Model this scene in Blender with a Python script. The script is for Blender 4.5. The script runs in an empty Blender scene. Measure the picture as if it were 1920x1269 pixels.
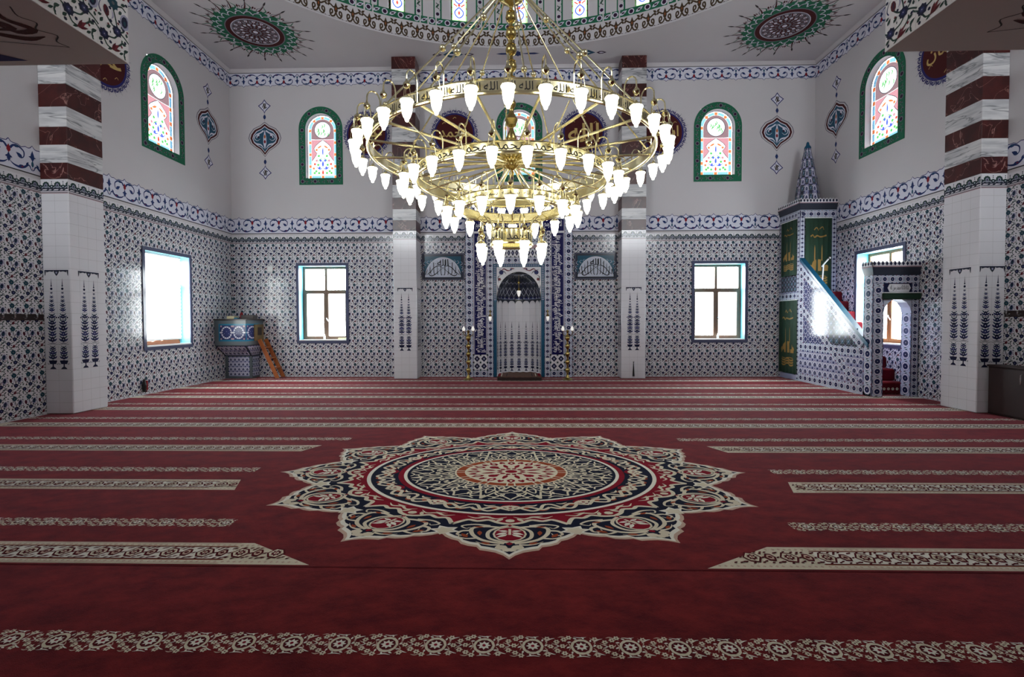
import bpy, math, random
import numpy as np
random.seed(7)
PI = math.pi
C = bpy.context.scene.collection
scene = bpy.context.scene

# ------------------------------------------------------------------ materials
M = {}
def lin(c):
    return tuple(((v/255)/12.92 if v/255 <= .04045 else (((v/255)+.055)/1.055)**2.4) for v in c)
def newmat(name):
    m = bpy.data.materials.new(name); m.use_nodes = True
    nt = m.node_tree; nt.nodes.clear()
    out = nt.nodes.new('ShaderNodeOutputMaterial')
    return m, nt, out
def N(nt, t, **kw):
    n = nt.nodes.new(t)
    for k, v in kw.items():
        if k in n.inputs.keys(): n.inputs[k].default_value = v
        else: setattr(n, k, v)
    return n
def basic(name, col, rough=.5, metal=0., spec=.5, var=.06, scale=3., bump=0., bscale=40.):
    """principled surface whose colour varies a little with a noise texture"""
    m, nt, out = newmat(name)
    b = N(nt, 'ShaderNodeBsdfPrincipled', Roughness=rough, Metallic=metal)
    b.inputs['Specular IOR Level'].default_value = spec
    c = lin(col)
    tc = N(nt, 'ShaderNodeTexCoord')
    no = N(nt, 'ShaderNodeTexNoise', Scale=scale, Detail=3.)
    mx = N(nt, 'ShaderNodeMix', data_type='RGBA')
    mx.inputs[6].default_value = tuple(max(0, x*(1-var)) for x in c)+(1,)
    mx.inputs[7].default_value = tuple(min(1, x*(1+var)) for x in c)+(1,)
    nt.links.new(tc.outputs['Object'], no.inputs['Vector'])
    nt.links.new(no.outputs['Fac'], mx.inputs[0])
    nt.links.new(mx.outputs[2], b.inputs['Base Color'])
    if bump:
        n2 = N(nt, 'ShaderNodeTexNoise', Scale=bscale, Detail=4.)
        bp = N(nt, 'ShaderNodeBump', Strength=bump, Distance=.01)
        nt.links.new(tc.outputs['Object'], n2.inputs['Vector'])
        nt.links.new(n2.outputs['Fac'], bp.inputs['Height'])
        nt.links.new(bp.outputs['Normal'], b.inputs['Normal'])
    nt.links.new(b.outputs[0], out.inputs[0])
    M[name] = m
    return m
def carpetmat(name, col, col2, sheen=0.):
    m, nt, out = newmat(name)
    b = N(nt, 'ShaderNodeBsdfPrincipled', Roughness=.95)
    b.inputs['Specular IOR Level'].default_value = .1; b.inputs['Sheen Weight'].default_value = sheen; b.inputs['Sheen Roughness'].default_value = .35; b.inputs['Sheen Tint'].default_value = (1., .34, .42, 1)
    tc = N(nt, 'ShaderNodeTexCoord')
    mp = N(nt, 'ShaderNodeMapping'); mp.inputs['Scale'].default_value = (2.6, 4.4, 1); mp.inputs['Rotation'].default_value = (0, 0, -.5)
    n1 = N(nt, 'ShaderNodeTexNoise', Scale=1.5, Detail=8., Roughness=.72)
    n2 = N(nt, 'ShaderNodeTexNoise', Scale=220., Detail=2.)
    mx = N(nt, 'ShaderNodeMix', data_type='RGBA')
    mx.inputs[6].default_value = lin(col)+(1,); mx.inputs[7].default_value = lin(col2)+(1,)
    rp = N(nt, 'ShaderNodeMapRange'); rp.inputs[1].default_value = .32; rp.inputs[2].default_value = .68
    ad = N(nt, 'ShaderNodeMath', operation='MULTIPLY_ADD'); ad.inputs[1].default_value = .35; ad.inputs[2].default_value = 0
    sm = N(nt, 'ShaderNodeMath', operation='ADD')
    nt.links.new(tc.outputs['Object'], mp.inputs[0]); nt.links.new(mp.outputs[0], n1.inputs['Vector'])
    nt.links.new(tc.outputs['Object'], n2.inputs['Vector'])
    nt.links.new(n1.outputs['Fac'], rp.inputs[0]); nt.links.new(n2.outputs['Fac'], ad.inputs[0])
    nt.links.new(rp.outputs[0], sm.inputs[0]); nt.links.new(ad.outputs[0], sm.inputs[1])
    nt.links.new(sm.outputs[0], mx.inputs[0]); nt.links.new(mx.outputs[2], b.inputs['Base Color'])
    bp = N(nt, 'ShaderNodeBump', Strength=.5, Distance=.004)
    nt.links.new(n2.outputs['Fac'], bp.inputs['Height']); nt.links.new(bp.outputs['Normal'], b.inputs['Normal'])
    nt.links.new(b.outputs[0], out.inputs[0]); M[name] = m
def marble(name, base, vein, dark, wide, horizontal):
    m, nt, out = newmat(name)
    b = N(nt, 'ShaderNodeBsdfPrincipled', Roughness=.3)
    tc = N(nt, 'ShaderNodeTexCoord')
    mp = N(nt, 'ShaderNodeMapping')
    mp.inputs['Scale'].default_value = (.7, .7, 5.5) if horizontal else (1.6, 1.6, 1.3)
    mp.inputs['Rotation'].default_value = (0, .12, 0) if horizontal else (.3, .5, .2)
    nz = N(nt, 'ShaderNodeTexNoise', Scale=1.3, Detail=4., Distortion=.6 if horizontal else 1.4)
    # thin ridges of |noise-.5| are the veins
    s1 = N(nt, 'ShaderNodeMath', operation='SUBTRACT'); s1.inputs[1].default_value = .5
    s2 = N(nt, 'ShaderNodeMath', operation='ABSOLUTE')
    mr = N(nt, 'ShaderNodeMapRange'); mr.inputs[1].default_value = 0; mr.inputs[2].default_value = wide
    mr.inputs[3].default_value = 1; mr.inputs[4].default_value = 0
    nb = N(nt, 'ShaderNodeTexNoise', Scale=2.5, Detail=3.)
    mul = N(nt, 'ShaderNodeMath', operation='MULTIPLY')
    r2 = N(nt, 'ShaderNodeMapRange'); r2.inputs[1].default_value = .4; r2.inputs[2].default_value = .62
    mx0 = N(nt, 'ShaderNodeMix', data_type='RGBA'); mx0.inputs[6].default_value = lin(base)+(1,); mx0.inputs[7].default_value = lin(dark)+(1,)
    mx = N(nt, 'ShaderNodeMix', data_type='RGBA'); mx.inputs[7].default_value = lin(vein)+(1,)
    nt.links.new(tc.outputs['Object'], mp.inputs[0]); nt.links.new(mp.outputs[0], nz.inputs['Vector']); nt.links.new(mp.outputs[0], nb.inputs['Vector'])
    nt.links.new(nz.outputs['Fac'], s1.inputs[0]); nt.links.new(s1.outputs[0], s2.inputs[0]); nt.links.new(s2.outputs[0], mr.inputs[0])
    nt.links.new(nb.outputs['Fac'], r2.inputs[0]); nt.links.new(r2.outputs[0], mx0.inputs[0])
    nt.links.new(mr.outputs[0], mul.inputs[0]); mul.inputs[1].default_value = .8
    nt.links.new(mul.outputs[0], mx.inputs[0]); nt.links.new(mx0.outputs[2], mx.inputs[6])
    nt.links.new(mx.outputs[2], b.inputs['Base Color']); nt.links.new(b.outputs[0], out.inputs[0]); M[name] = m
def emis(name, col, s):
    m, nt, out = newmat(name)
    e = N(nt, 'ShaderNodeEmission', Strength=s); e.inputs[0].default_value = lin(col)+(1,)
    b = N(nt, 'ShaderNodeBsdfPrincipled', Roughness=.3); b.inputs['Base Color'].default_value = (.8, .8, .78, 1)
    a = N(nt, 'ShaderNodeAddShader')
    nt.links.new(e.outputs[0], a.inputs[0]); nt.links.new(b.outputs[0], a.inputs[1])
    nt.links.new(a.outputs[0], out.inputs[0]); M[name] = m
def glassmat(name, col, gl=.05):
    m, nt, out = newmat(name)
    t = N(nt, 'ShaderNodeBsdfTransparent'); t.inputs[0].default_value = lin(col)+(1,)
    g = N(nt, 'ShaderNodeBsdfGlossy', Roughness=.03)
    mx = N(nt, 'ShaderNodeMixShader'); mx.inputs[0].default_value = gl
    nt.links.new(t.outputs[0], mx.inputs[1]); nt.links.new(g.outputs[0], mx.inputs[2])
    nt.links.new(mx.outputs[0], out.inputs[0]); M[name] = m
def translucent(name, col, k=.7):
    m, nt, out = newmat(name)
    t = N(nt, 'ShaderNodeBsdfTranslucent'); t.inputs[0].default_value = lin(col)+(1,)
    g = N(nt, 'ShaderNodeBsdfDiffuse'); g.inputs[0].default_value = lin(col)+(1,)
    mx = N(nt, 'ShaderNodeMixShader'); mx.inputs[0].default_value = 1-k
    nt.links.new(t.outputs[0], mx.inputs[1]); nt.links.new(g.outputs[0], mx.inputs[2])
    nt.links.new(mx.outputs[0], out.inputs[0]); M[name] = m

GL = dict(g_white=(222, 220, 224), g_navy=(30, 34, 62), g_teal=(28, 66, 82), g_blue=(46, 52, 98), g_red=(108, 38, 50), g_maroon=(84, 30, 40),
          g_green=(44, 66, 62), g_lilac=(156, 156, 184), g_grey=(92, 100, 104), g_pink=(176, 146, 152), g_royal=(22, 22, 78),
          g_turq=(34, 112, 142), g_frame=(84, 88, 112), g_slate=(52, 56, 68), g_sea=(40, 84, 104), g_grout=(176, 172, 174), g_pale=(194, 200, 214), g_black=(14, 16, 26))
for k, v in GL.items(): basic(k, v, rough=.14, spec=.3, var=.03)
PT = dict(p_white=(206, 202, 204), p_lil=(216, 216, 228), p_blue=(32, 52, 104), p_red=(132, 26, 40), p_green=(34, 106, 78), p_maroon=(72, 20, 22),
          p_brown=(70, 54, 36), p_gold=(196, 168, 104), p_violet=(40, 38, 104), p_teal=(40, 84, 108), p_plum=(52, 24, 56), p_grey=(120, 118, 128), p_orange=(176, 92, 44), p_line=(60, 58, 60))
for k, v in PT.items(): basic(k, v, rough=.75, spec=.25, var=.03, scale=1.2)
carpetmat('c_red', (64, 4, 20), (126, 34, 36), .3)
carpetmat('c_maroon', (122, 10, 34), (146, 16, 44))
carpetmat('c_navy', (14, 20, 44), (24, 30, 56))
carpetmat('c_beige', (220, 211, 190), (236, 228, 210))
carpetmat('c_white', (240, 238, 228), (250, 248, 240))
carpetmat('c_orange', (150, 66, 40), (168, 80, 50))
carpetmat('c_dark', (78, 14, 26), (94, 22, 32))
carpetmat('c_pinkish', (200, 172, 158), (214, 188, 172))
marble('m_white', (214, 213, 213), (90, 92, 98), (182, 182, 185), .028, True)
marble('m_brown', (72, 20, 18), (176, 132, 124), (54, 14, 14), .009, False)
basic('brass', (236, 226, 182), rough=.22, metal=1., var=.04)
basic('brass_dark', (182, 160, 98), rough=.24, metal=1., var=.08)
basic('steel', (190, 190, 190), rough=.25, metal=1.)
basic('turq_paint', (110, 196, 216), rough=.4)
basic('sash_brown', (112, 84, 66), rough=.45)
basic('sash_wood', (150, 96, 52), rough=.45)
basic('wood_orange', (168, 92, 38), rough=.45, var=.15, scale=9)
basic('wood_dark', (44, 28, 26), rough=.4, var=.2, scale=6)
basic('wood_olive', (120, 96, 56), rough=.5, var=.1)
basic('rail_teal', (18, 78, 108), rough=.25, var=.15, scale=8)
basic('green_cloth', (16, 50, 32), rough=.8, var=.18, scale=5, bump=.3, bscale=30)
basic('gold_thread', (150, 112, 44), rough=.6)
basic('book_cream', (214, 200, 160), rough=.7); basic('book_brown', (40, 26, 24), rough=.6); basic('cloth_red', (140, 20, 30), rough=.8)
basic('plastic_white', (226, 226, 224), rough=.4); basic('black_plastic', (24, 22, 24), rough=.5)
basic('rug_brown', (104, 74, 60), rough=.95, var=.25, scale=14)
basic('sill_white', (232, 232, 230), rough=.3)
basic('plaster', (150, 148, 150), rough=.9)
emis('lamp_glow', (255, 250, 226), 4.)
emis('bulb_faint', (255, 250, 240), .25)  # unlit lamp shades, given a faint glow
glassmat('glass', (248, 250, 250))
# the glass of each light is one grey-white sheet (s_base, s_pale) with thin coloured flashing over it
ST = dict(s_base=(66, 67, 66), s_pale=(74, 75, 74), s_blue=(146, 206, 246), s_orange=(244, 132, 80), s_pink=(214, 150, 160), s_green=(96, 196, 100),
          s_mauve=(150, 118, 124), s_ultra=(84, 104, 236), s_red=(236, 80, 64), s_lime=(176, 244, 160), s_grey=(90, 96, 110))
for k, v in ST.items(): glassmat(k, v, .03)
translucent('blind_cloth', (240, 240, 236), .8)

# ------------------------------------------------------------------ 2-D motifs
def cr(pts, n=5):
    p = np.array(pts, float)
    if len(p) < 3: return p
    q = np.vstack([2*p[0]-p[1], p, 2*p[-1]-p[-2]])
    out = []
    for i in range(1, len(q)-2):
        for t in np.linspace(0, 1, n, endpoint=False):
            a, b, c, d = q[i-1], q[i], q[i+1], q[i+2]
            out.append(.5*((2*b)+(-a+c)*t+(2*a-5*b+4*c-d)*t*t+(-a+3*b-3*c+d)*t**3))
    out.append(p[-1])
    return np.array(out)
class Mo:
    def __init__(s): s.f = []
    def poly(s, m, l, pts): s.f.append((m, l, np.array(pts, float))); return s
    def circ(s, m, l, x, y, r, ry=None, n=10, rot=0.):
        ry = ry or r; t = np.arange(n)*2*PI/n
        a, b = r*np.cos(t), ry*np.sin(t); c, d = math.cos(rot), math.sin(rot)
        return s.poly(m, l, np.stack([x+a*c-b*d, y+a*d+b*c], 1))
    def flow(s, m, l, x, y, r, k=8, dep=.25, ry=None):
        n = k*2; t = np.arange(n)*2*PI/n; rr = np.where(np.arange(n) % 2, 1-dep, 1.)*r
        return s.poly(m, l, np.stack([x+rr*np.cos(t), y+rr*np.sin(t)*((ry or r)/r)], 1))
    def stroke(s, m, l, pts, w, tp=0, n=4, smooth=True, closed=False):
        p = cr(pts, n) if smooth else np.array(pts, float)
        if closed: p = np.vstack([p, p[:1]])
        d = np.gradient(p, axis=0); d /= (np.linalg.norm(d, axis=1)[:, None]+1e-9)
        nn = np.stack([-d[:, 1], d[:, 0]], 1)
        t = np.linspace(0, 1, len(p))
        ww = np.full(len(p), w/2.)
        if tp == 1: ww = w/2*(1-.85*t)
        elif tp == 2: ww = w/2*(.15+.85*np.sin(PI*t))
        elif tp == 3: ww = w/2*(.3+.7*t)
        A, B = p+nn*ww[:, None], p-nn*ww[:, None]
        for i in range(len(p)-1): s.f.append((m, l, np.array([A[i], A[i+1], B[i+1], B[i]])))
        return s
    def leaf(s, m, l, x0, y0, x1, y1, w):
        a, b = np.array([x0, y0], float), np.array([x1, y1], float); d = b-a; nn = np.array([-d[1], d[0]]); nn /= np.linalg.norm(nn)+1e-9
        return s.poly(m, l, [a, a+d*.3+nn*w*.45, a+d*.6+nn*w*.42, b, a+d*.6-nn*w*.42, a+d*.3-nn*w*.45])
    def add(s, o, dx=0, dy=0, sx=1, sy=None, rot=0., dl=0):
        sy = sx if sy is None else sy; c, d = math.cos(rot), math.sin(rot)
        for m, l, p in o.f:
            q = p*np.array([sx, sy]); s.f.append((m, l+dl, np.stack([dx+q[:, 0]*c-q[:, 1]*d, dy+q[:, 0]*d+q[:, 1]*c], 1)))
        return s
    def mir(s):
        o = Mo(); o.add(s); o.add(s, sx=-1, sy=1); return o
    def pack(s):
        if getattr(s, 'pk', None) is None or s.pn != len(s.f):
            tot = np.array([len(p) for _, _, p in s.f]); V = np.vstack([p for _, _, p in s.f])
            L = np.repeat(np.array([l+(i % 9)*.06 for i, (_, l, _) in enumerate(s.f)], float), tot)
            cen = np.array([p.mean(0) for _, _, p in s.f])
            s.pk = (V, L, tot, [m for m, _, _ in s.f], cen); s.pn = len(s.f)
        return s.pk

EPS = .0006
def plane(O, U, V):
    O, U, V = map(lambda a: np.array(a, float), (O, U, V)); W = np.cross(U, V)
    return lambda uv, off: O+uv[:, :1]*U+uv[:, 1:]*V+off[:, None]*W
def cyl(cx, cy, r, z0=0., inward=True):
    """u is arc length (0 at +Y, growing to +X), v is height"""
    def f(uv, off):
        a = uv[:, 0]/r; rr = r-off if inward else r+off
        return np.stack([cx+rr*np.sin(a), cy+rr*np.cos(a), z0+uv[:, 1]], 1)
    return f
def clip_polys(W, L, tot, mats, c):
    """cut every polygon to the rectangle c = (u0, u1, v0, v1)"""
    oW, oL, oT, oM = [], [], [], []; k = 0
    for i, n in enumerate(tot):
        p = W[k:k+n]; l = L[k]; k += n
        if p[:, 0].max() < c[0] or p[:, 0].min() > c[1] or p[:, 1].max() < c[2] or p[:, 1].min() > c[3]: continue
        if p[:, 0].min() < c[0] or p[:, 0].max() > c[1] or p[:, 1].min() < c[2] or p[:, 1].max() > c[3]:
            q = [tuple(v) for v in p]
            for ax, lim, sg in ((0, c[0], 1), (0, c[1], -1), (1, c[2], 1), (1, c[3], -1)):
                r = []
                for a, b in zip(q, q[1:]+q[:1]):
                    da, db = sg*(a[ax]-lim), sg*(b[ax]-lim)
                    if da >= 0: r.append(a)
                    if (da > 0 and db < 0) or (da < 0 and db > 0):
                        t = da/(da-db); r.append((a[0]+(b[0]-a[0])*t, a[1]+(b[1]-a[1])*t))
                q = r
                if not q: break
            if len(q) < 3: continue
            p = np.array(q)
        oW.append(p); oL.append(np.full(len(p), l)); oT.append(len(p)); oM.append(mats[i])
    if not oT: return np.zeros((0, 2)), np.zeros(0), np.zeros(0, int), np.zeros(0, int)
    return np.vstack(oW), np.concatenate(oL), np.array(oT), np.array(oM)
class MB:
    def __init__(s): s.V = []; s.nv = 0; s.T = []; s.I = []; s.mt = []; s.slots = {}; s.order = []
    def slot(s, m):
        if m not in s.slots: s.slots[m] = len(s.order); s.order.append(m)
        return s.slots[m]
    def raw(s, V, faces, m):
        V = np.array(V, float); k = s.slot(m)
        s.V.append(V)
        for f in faces:
            s.T.append(np.array([len(f)])); s.I.append(np.array(f)+s.nv); s.mt.append(np.array([k]))
        s.nv += len(V); return s
    def rawn(s, V, F, m):
        """numpy: all faces with the same vertex count"""
        F = np.array(F); V = np.array(V, float); k = s.slot(m)
        s.V.append(V); s.T.append(np.full(len(F), F.shape[1])); s.I.append((F+s.nv).ravel()); s.mt.append(np.full(len(F), k)); s.nv += len(V); return s
    def put(s, surf, mo, dx=0., dy=0., sx=1., sy=None, rot=0., clip=None, holes=(), l0=1):
        if not mo.f: return s
        V, L, tot, ms, cen = mo.pack(); sy = sx if sy is None else sy
        c, d = math.cos(rot), math.sin(rot)
        tr = lambda q: np.stack([dx+q[:, 0]*sx*c-q[:, 1]*sy*d, dy+q[:, 0]*sx*d+q[:, 1]*sy*c], 1)
        W = tr(V); mats = np.array([s.slot(m) for m in ms])
        if clip is not None or holes:
            ce = tr(cen); keep = np.ones(len(ce), bool)
            if callable(clip): keep &= clip(ce)
            for h in holes: keep &= ~((ce[:, 0] > h[0]) & (ce[:, 0] < h[1]) & (ce[:, 1] > h[2]) & (ce[:, 1] < h[3]))
            if not keep.any(): return s
            if not keep.all():
                kv = np.repeat(keep, tot); W = W[kv]; L = L[kv]; tot = tot[keep]; mats = mats[keep]
            if clip is not None and not callable(clip) and ((W[:, 0] < clip[0]-1e-6) | (W[:, 0] > clip[1]+1e-6) | (W[:, 1] < clip[2]-1e-6) | (W[:, 1] > clip[3]+1e-6)).any():
                W, L, tot, mats = clip_polys(W, L, tot, mats, clip)
                if not len(tot): return s
        P = surf(W, (L+l0)*EPS)
        s.V.append(P); s.T.append(tot); s.I.append(np.arange(len(P))+s.nv); s.mt.append(mats); s.nv += len(P)
        return s
    def rect(s, surf, u0, u1, v0, v1, m, l=0, nu=1, nv=1):
        us, vs = np.linspace(u0, u1, nu+1), np.linspace(v0, v1, nv+1)
        g = np.array([(u, v) for v in vs for u in us]); P = surf(g, np.full(len(g), l*EPS))
        F = [(j*(nu+1)+i, j*(nu+1)+i+1, (j+1)*(nu+1)+i+1, (j+1)*(nu+1)+i) for j in range(nv) for i in range(nu)]
        return s.rawn(P, F, m)
    def holed(s, surf, u0, u1, v0, v1, holes, m, l=0, step=99.):
        us = sorted({u0, u1, *[h[i] for h in holes for i in (0, 1) if u0 < h[i] < u1]})
        vs = sorted({v0, v1, *[h[i] for h in holes for i in (2, 3) if v0 < h[i] < v1]})
        for a, b in zip(us[:-1], us[1:]):
            for c, d in zip(vs[:-1], vs[1:]):
                x, y = (a+b)/2, (c+d)/2
                if any(h[0] < x < h[1] and h[2] < y < h[3] for h in holes): continue
                s.rect(surf, a, b, c, d, m, l, nu=max(1, math.ceil((b-a)/step)))
        return s
    def box(s, x0, x1, y0, y1, z0, z1, m):
        V = [(x, y, z) for z in (z0, z1) for y in (y0, y1) for x in (x0, x1)]
        return s.rawn(V, [(0, 2, 3, 1), (4, 5, 7, 6), (0, 1, 5, 4), (2, 6, 7, 3), (0, 4, 6, 2), (1, 3, 7, 5)], m)
    def bbox(s, x0, x1, y0, y1, z0, z1, m, b=.006):
        """box with chamfered vertical edges and top"""
        b = min(b, (x1-x0)*.4, (y1-y0)*.4, (z1-z0)*.4)
        def ring(k, z): return [(x0+k, y0, z), (x1-k, y0, z), (x1, y0+k, z), (x1, y1-k, z), (x1-k, y1, z), (x0+k, y1, z), (x0, y1-k, z), (x0, y0+k, z)]
        def ring2(k, z): return [(x0+k+b*.5, y0+b, z), (x1-k-b*.5, y0+b, z), (x1-b, y0+k+b*.5, z), (x1-b, y1-k-b*.5, z), (x1-k-b*.5, y1-b, z), (x0+k+b*.5, y1-b, z), (x0+b, y1-k-b*.5, z), (x0+b, y0+k+b*.5, z)]
        V = ring2(b, z0)+ring(b, z0+b)+ring(b, z1-b)+ring2(b, z1)
        F = [tuple(range(7, -1, -1)), tuple(range(24, 32))]
        for r in range(3):
            for i in range(8): F.append((r*8+i, r*8+(i+1) % 8, (r+1)*8+(i+1) % 8, (r+1)*8+i))
        return s.raw(V, F, m)
    def prism(s, prof, fr, t, m):
        """prof: polygon of 2-D points, fr: surf, extruded from offset 0 to t"""
        p = np.array(prof, float); n = len(p)
        A = fr(p, np.zeros(n)); B = fr(p, np.full(n, t))
        F = [tuple(range(n))[::-1], tuple(range(n, 2*n))]+[(i, (i+1) % n, n+(i+1) % n, n+i) for i in range(n)]
        return s.raw(np.vstack([A, B]), F, m)
    def lathe(s, prof, c, m, n=16, a0=0., a1=2*PI):
        full = abs(a1-a0-2*PI) < 1e-6; k = n if full else n+1
        V = [(c[0]+r*math.cos(a0+(a1-a0)*i/n), c[1]+r*math.sin(a0+(a1-a0)*i/n), c[2]+z) for r, z in prof for i in range(k)]
        F = [(j*k+i, j*k+(i+1) % k, (j+1)*k+(i+1) % k, (j+1)*k+i) for j in range(len(prof)-1) for i in range(n)]
        return s.rawn(V, F, m)
    def tube(s, pts, r, m, n=8, cap=True):
        p = np.array(pts, float); d = np.gradient(p, axis=0); d /= np.linalg.norm(d, axis=1)[:, None]+1e-12
        ref = np.array([0, 0, 1.]) if abs(d[0][2]) < .9 else np.array([1., 0, 0]); V = []
        u = np.cross(d[0], ref); u /= np.linalg.norm(u)
        for i in range(len(p)):
            u = u-d[i]*(u@d[i]); u /= np.linalg.norm(u)+1e-12; w = np.cross(d[i], u)
            rr = r[i] if hasattr(r, '__len__') else r
            for k in range(n): a = 2*PI*k/n; V.append(p[i]+rr*(u*math.cos(a)+w*math.sin(a)))
        F = [(j*n+i, j*n+(i+1) % n, (j+1)*n+(i+1) % n, (j+1)*n+i) for j in range(len(p)-1) for i in range(n)]
        s.rawn(V, F, m)
        if cap: s.raw(V[:n], [tuple(range(n))[::-1]], m); s.raw(V[-n:], [tuple(range(n))], m)
        return s
    def ball(s, c, r, m, n=10, sz=1.):
        return s.lathe([(r*math.sin(PI*i/n)+1e-5, -r*sz*math.cos(PI*i/n)) for i in range(n+1)], c, m, n=n+2)
    def build(s, name, parent=None, smooth=False, loc=(0, 0, 0)):
        me = bpy.data.meshes.new(name)
        V = np.vstack(s.V)-np.array(loc, float); T = np.concatenate(s.T); I = np.concatenate(s.I); mt = np.concatenate(s.mt)
        me.vertices.add(len(V)); me.vertices.foreach_set('co', V.astype('f').ravel())
        me.loops.add(len(I)); me.loops.foreach_set('vertex_index', I.astype('i'))
        me.polygons.add(len(T)); st = np.concatenate([[0], np.cumsum(T)[:-1]])
        me.polygons.foreach_set('loop_start', st.astype('i')); me.polygons.foreach_set('loop_total', T.astype('i'))
        for m in s.order: me.materials.append(M[m])
        me.polygons.foreach_set('material_index', mt.astype('i'))
        me.polygons.foreach_set('use_smooth', np.full(len(T), smooth, dtype=bool))
        me.update(calc_edges=True)
        if smooth:
            try: me.set_sharp_from_angle(angle=math.radians(40))
            except Exception: pass
        o = bpy.data.objects.new(name, me); C.objects.link(o); o.location = loc
        if parent: 
            o.parent = parent; o.location = tuple(np.array(loc)-np.array(parent['base']) if 'base' in parent else loc)
        return o
BASES = {}
def tag(o, label, cat, group=None):
    o['label'] = label; o['category'] = cat
    if group: o['group'] = group
    return o
def struct(o): o['kind'] = 'structure'; return o
def thing(name, label=None, cat=None, loc=(0, 0, 0), group=None):
    o = bpy.data.objects.new(name, None); C.objects.link(o); o.location = loc; o.empty_display_size = .1
    if label: tag(o, label, cat, group)
    return o
def part(mb, name, parent, smooth=False):
    """mesh given in world coordinates, parented to an Empty or a mesh (which may be moved)"""
    o = mb.build(name, smooth=smooth)
    w = np.zeros(3); p = parent
    while p is not None: w += np.array(p.location); p = p.parent
    me = o.data; n = len(me.vertices); a = np.empty(n*3, 'f'); me.vertices.foreach_get('co', a)
    me.vertices.foreach_set('co', (a.reshape(-1, 3)-w).astype('f').ravel()); me.update()
    o.parent = parent
    return o
def copy_tree(o, parent=None):
    c = o.copy(); C.objects.link(c); c.parent = parent
    for ch in [x for x in C.objects if x.parent == o]: copy_tree(ch, c)
    return c

# ------------------------------------------------------------------ Arabic lettering
AR = {}
def _reg(ch, base, n):
    AR[ch] = [chr(base+i) for i in range(n)]
for ch, b, n in [('ا', 0xFE8D, 2), ('ب', 0xFE8F, 4), ('ة', 0xFE93, 2), ('ت', 0xFE95, 4), ('ث', 0xFE99, 4), ('ج', 0xFE9D, 4), ('ح', 0xFEA1, 4), ('خ', 0xFEA5, 4), ('د', 0xFEA9, 2), ('ذ', 0xFEAB, 2),
                 ('ر', 0xFEAD, 2), ('ز', 0xFEAF, 2), ('س', 0xFEB1, 4), ('ش', 0xFEB5, 4), ('ص', 0xFEB9, 4), ('ض', 0xFEBD, 4), ('ط', 0xFEC1, 4), ('ظ', 0xFEC5, 4), ('ع', 0xFEC9, 4), ('غ', 0xFECD, 4),
                 ('ف', 0xFED1, 4), ('ق', 0xFED5, 4), ('ك', 0xFED9, 4), ('ل', 0xFEDD, 4), ('م', 0xFEE1, 4), ('ن', 0xFEE5, 4), ('ه', 0xFEE9, 4), ('و', 0xFEED, 2), ('ى', 0xFEEF, 2), ('ي', 0xFEF1, 4), ('لا', 0xFEFB, 2)]: _reg(ch, b, n)
def shape(s):
    toks = []; i = 0
    while i < len(s):
        if s[i:i+2] == 'لا': toks.append('لا'); i += 2
        else: toks.append(s[i]); i += 1
    out = []
    for i, t in enumerate(toks):
        if t not in AR: out.append(t); continue
        f = AR[t]; pv = i > 0 and toks[i-1] in AR and len(AR[toks[i-1]]) == 4
        nx = i+1 < len(toks) and toks[i+1] in AR and len(f) == 4
        out.append(f[3] if pv and nx else f[2] if nx else f[1] if pv else f[0])
    return ''.join(out[::-1])
def lettering(s, mat, layer=0, raw=False, squash=None, bold=0.):
    """flat outline letters centred on 0,0; height of an alef is 1"""
    cu = bpy.data.curves.new('letters', 'FONT'); cu.body = s if raw else shape(s); cu.resolution_u = 2; cu.offset = bold
    ob = bpy.data.objects.new('letters', cu); C.objects.link(ob)
    dg = bpy.context.evaluated_depsgraph_get(); me = bpy.data.meshes.new_from_object(ob.evaluated_get(dg))
    co = np.array([v.co[:2] for v in me.vertices])/.714
    mid = (co.min(0)+co.max(0))/2; co = co-mid
    mo = Mo(); mo.size = co.max(0)*2
    for p in me.polygons: mo.poly(mat, layer, co[list(p.vertices)])
    bpy.data.objects.remove(ob); bpy.data.curves.remove(cu); bpy.data.meshes.remove(me)
    return mo

# ------------------------------------------------------------------ motifs
# wall tile, 100 x 164 units
tileM = Mo()
for (x, y, r) in ((50, 140, 15), ):
    tileM.flow('g_teal', 2, x, y, r+4, 9, .2); tileM.circ('g_grey', 3, x, y, 5, n=7)
for (x, y) in ((62, 68), (20, 37)):
    tileM.flow('g_navy', 2, x, y, 16, 8, .2); tileM.circ('g_blue', 3, x, y, 7, n=7); tileM.circ('g_lilac', 4, x, y, 2, n=5)
tileM.circ('g_lilac', 1, 88, 108, 16, 23, n=10, rot=-.2).circ('g_white', 1.4, 87, 109, 14, 20, n=10, rot=-.2).circ('g_navy', 2, 87, 108, 10.5, 17, n=9, rot=-.2).circ('g_teal', 3, 87, 105, 4, 7, n=7)
tileM.circ('g_maroon', 2, 28, 106, 9, 15, n=9, rot=.15).leaf('g_navy', 3, 28, 96, 29, 118, 4)
tileM.stroke('g_blue', 1, [(12, 92), (6, 104), (10, 120), (20, 128)], 3.5, 1).stroke('g_lilac', 1, [(44, 92), (50, 104), (46, 118)], 5, 2)
tileM.leaf('g_red', 2, 42, 8, 68, 32, 12).leaf('g_maroon', 2.3, 46, 8, 56, 33, 9).leaf('g_maroon', 2.3, 46, 8, 74, 20, 8).leaf('g_green', 2, 30, 2, 48, 12, 6)
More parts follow.
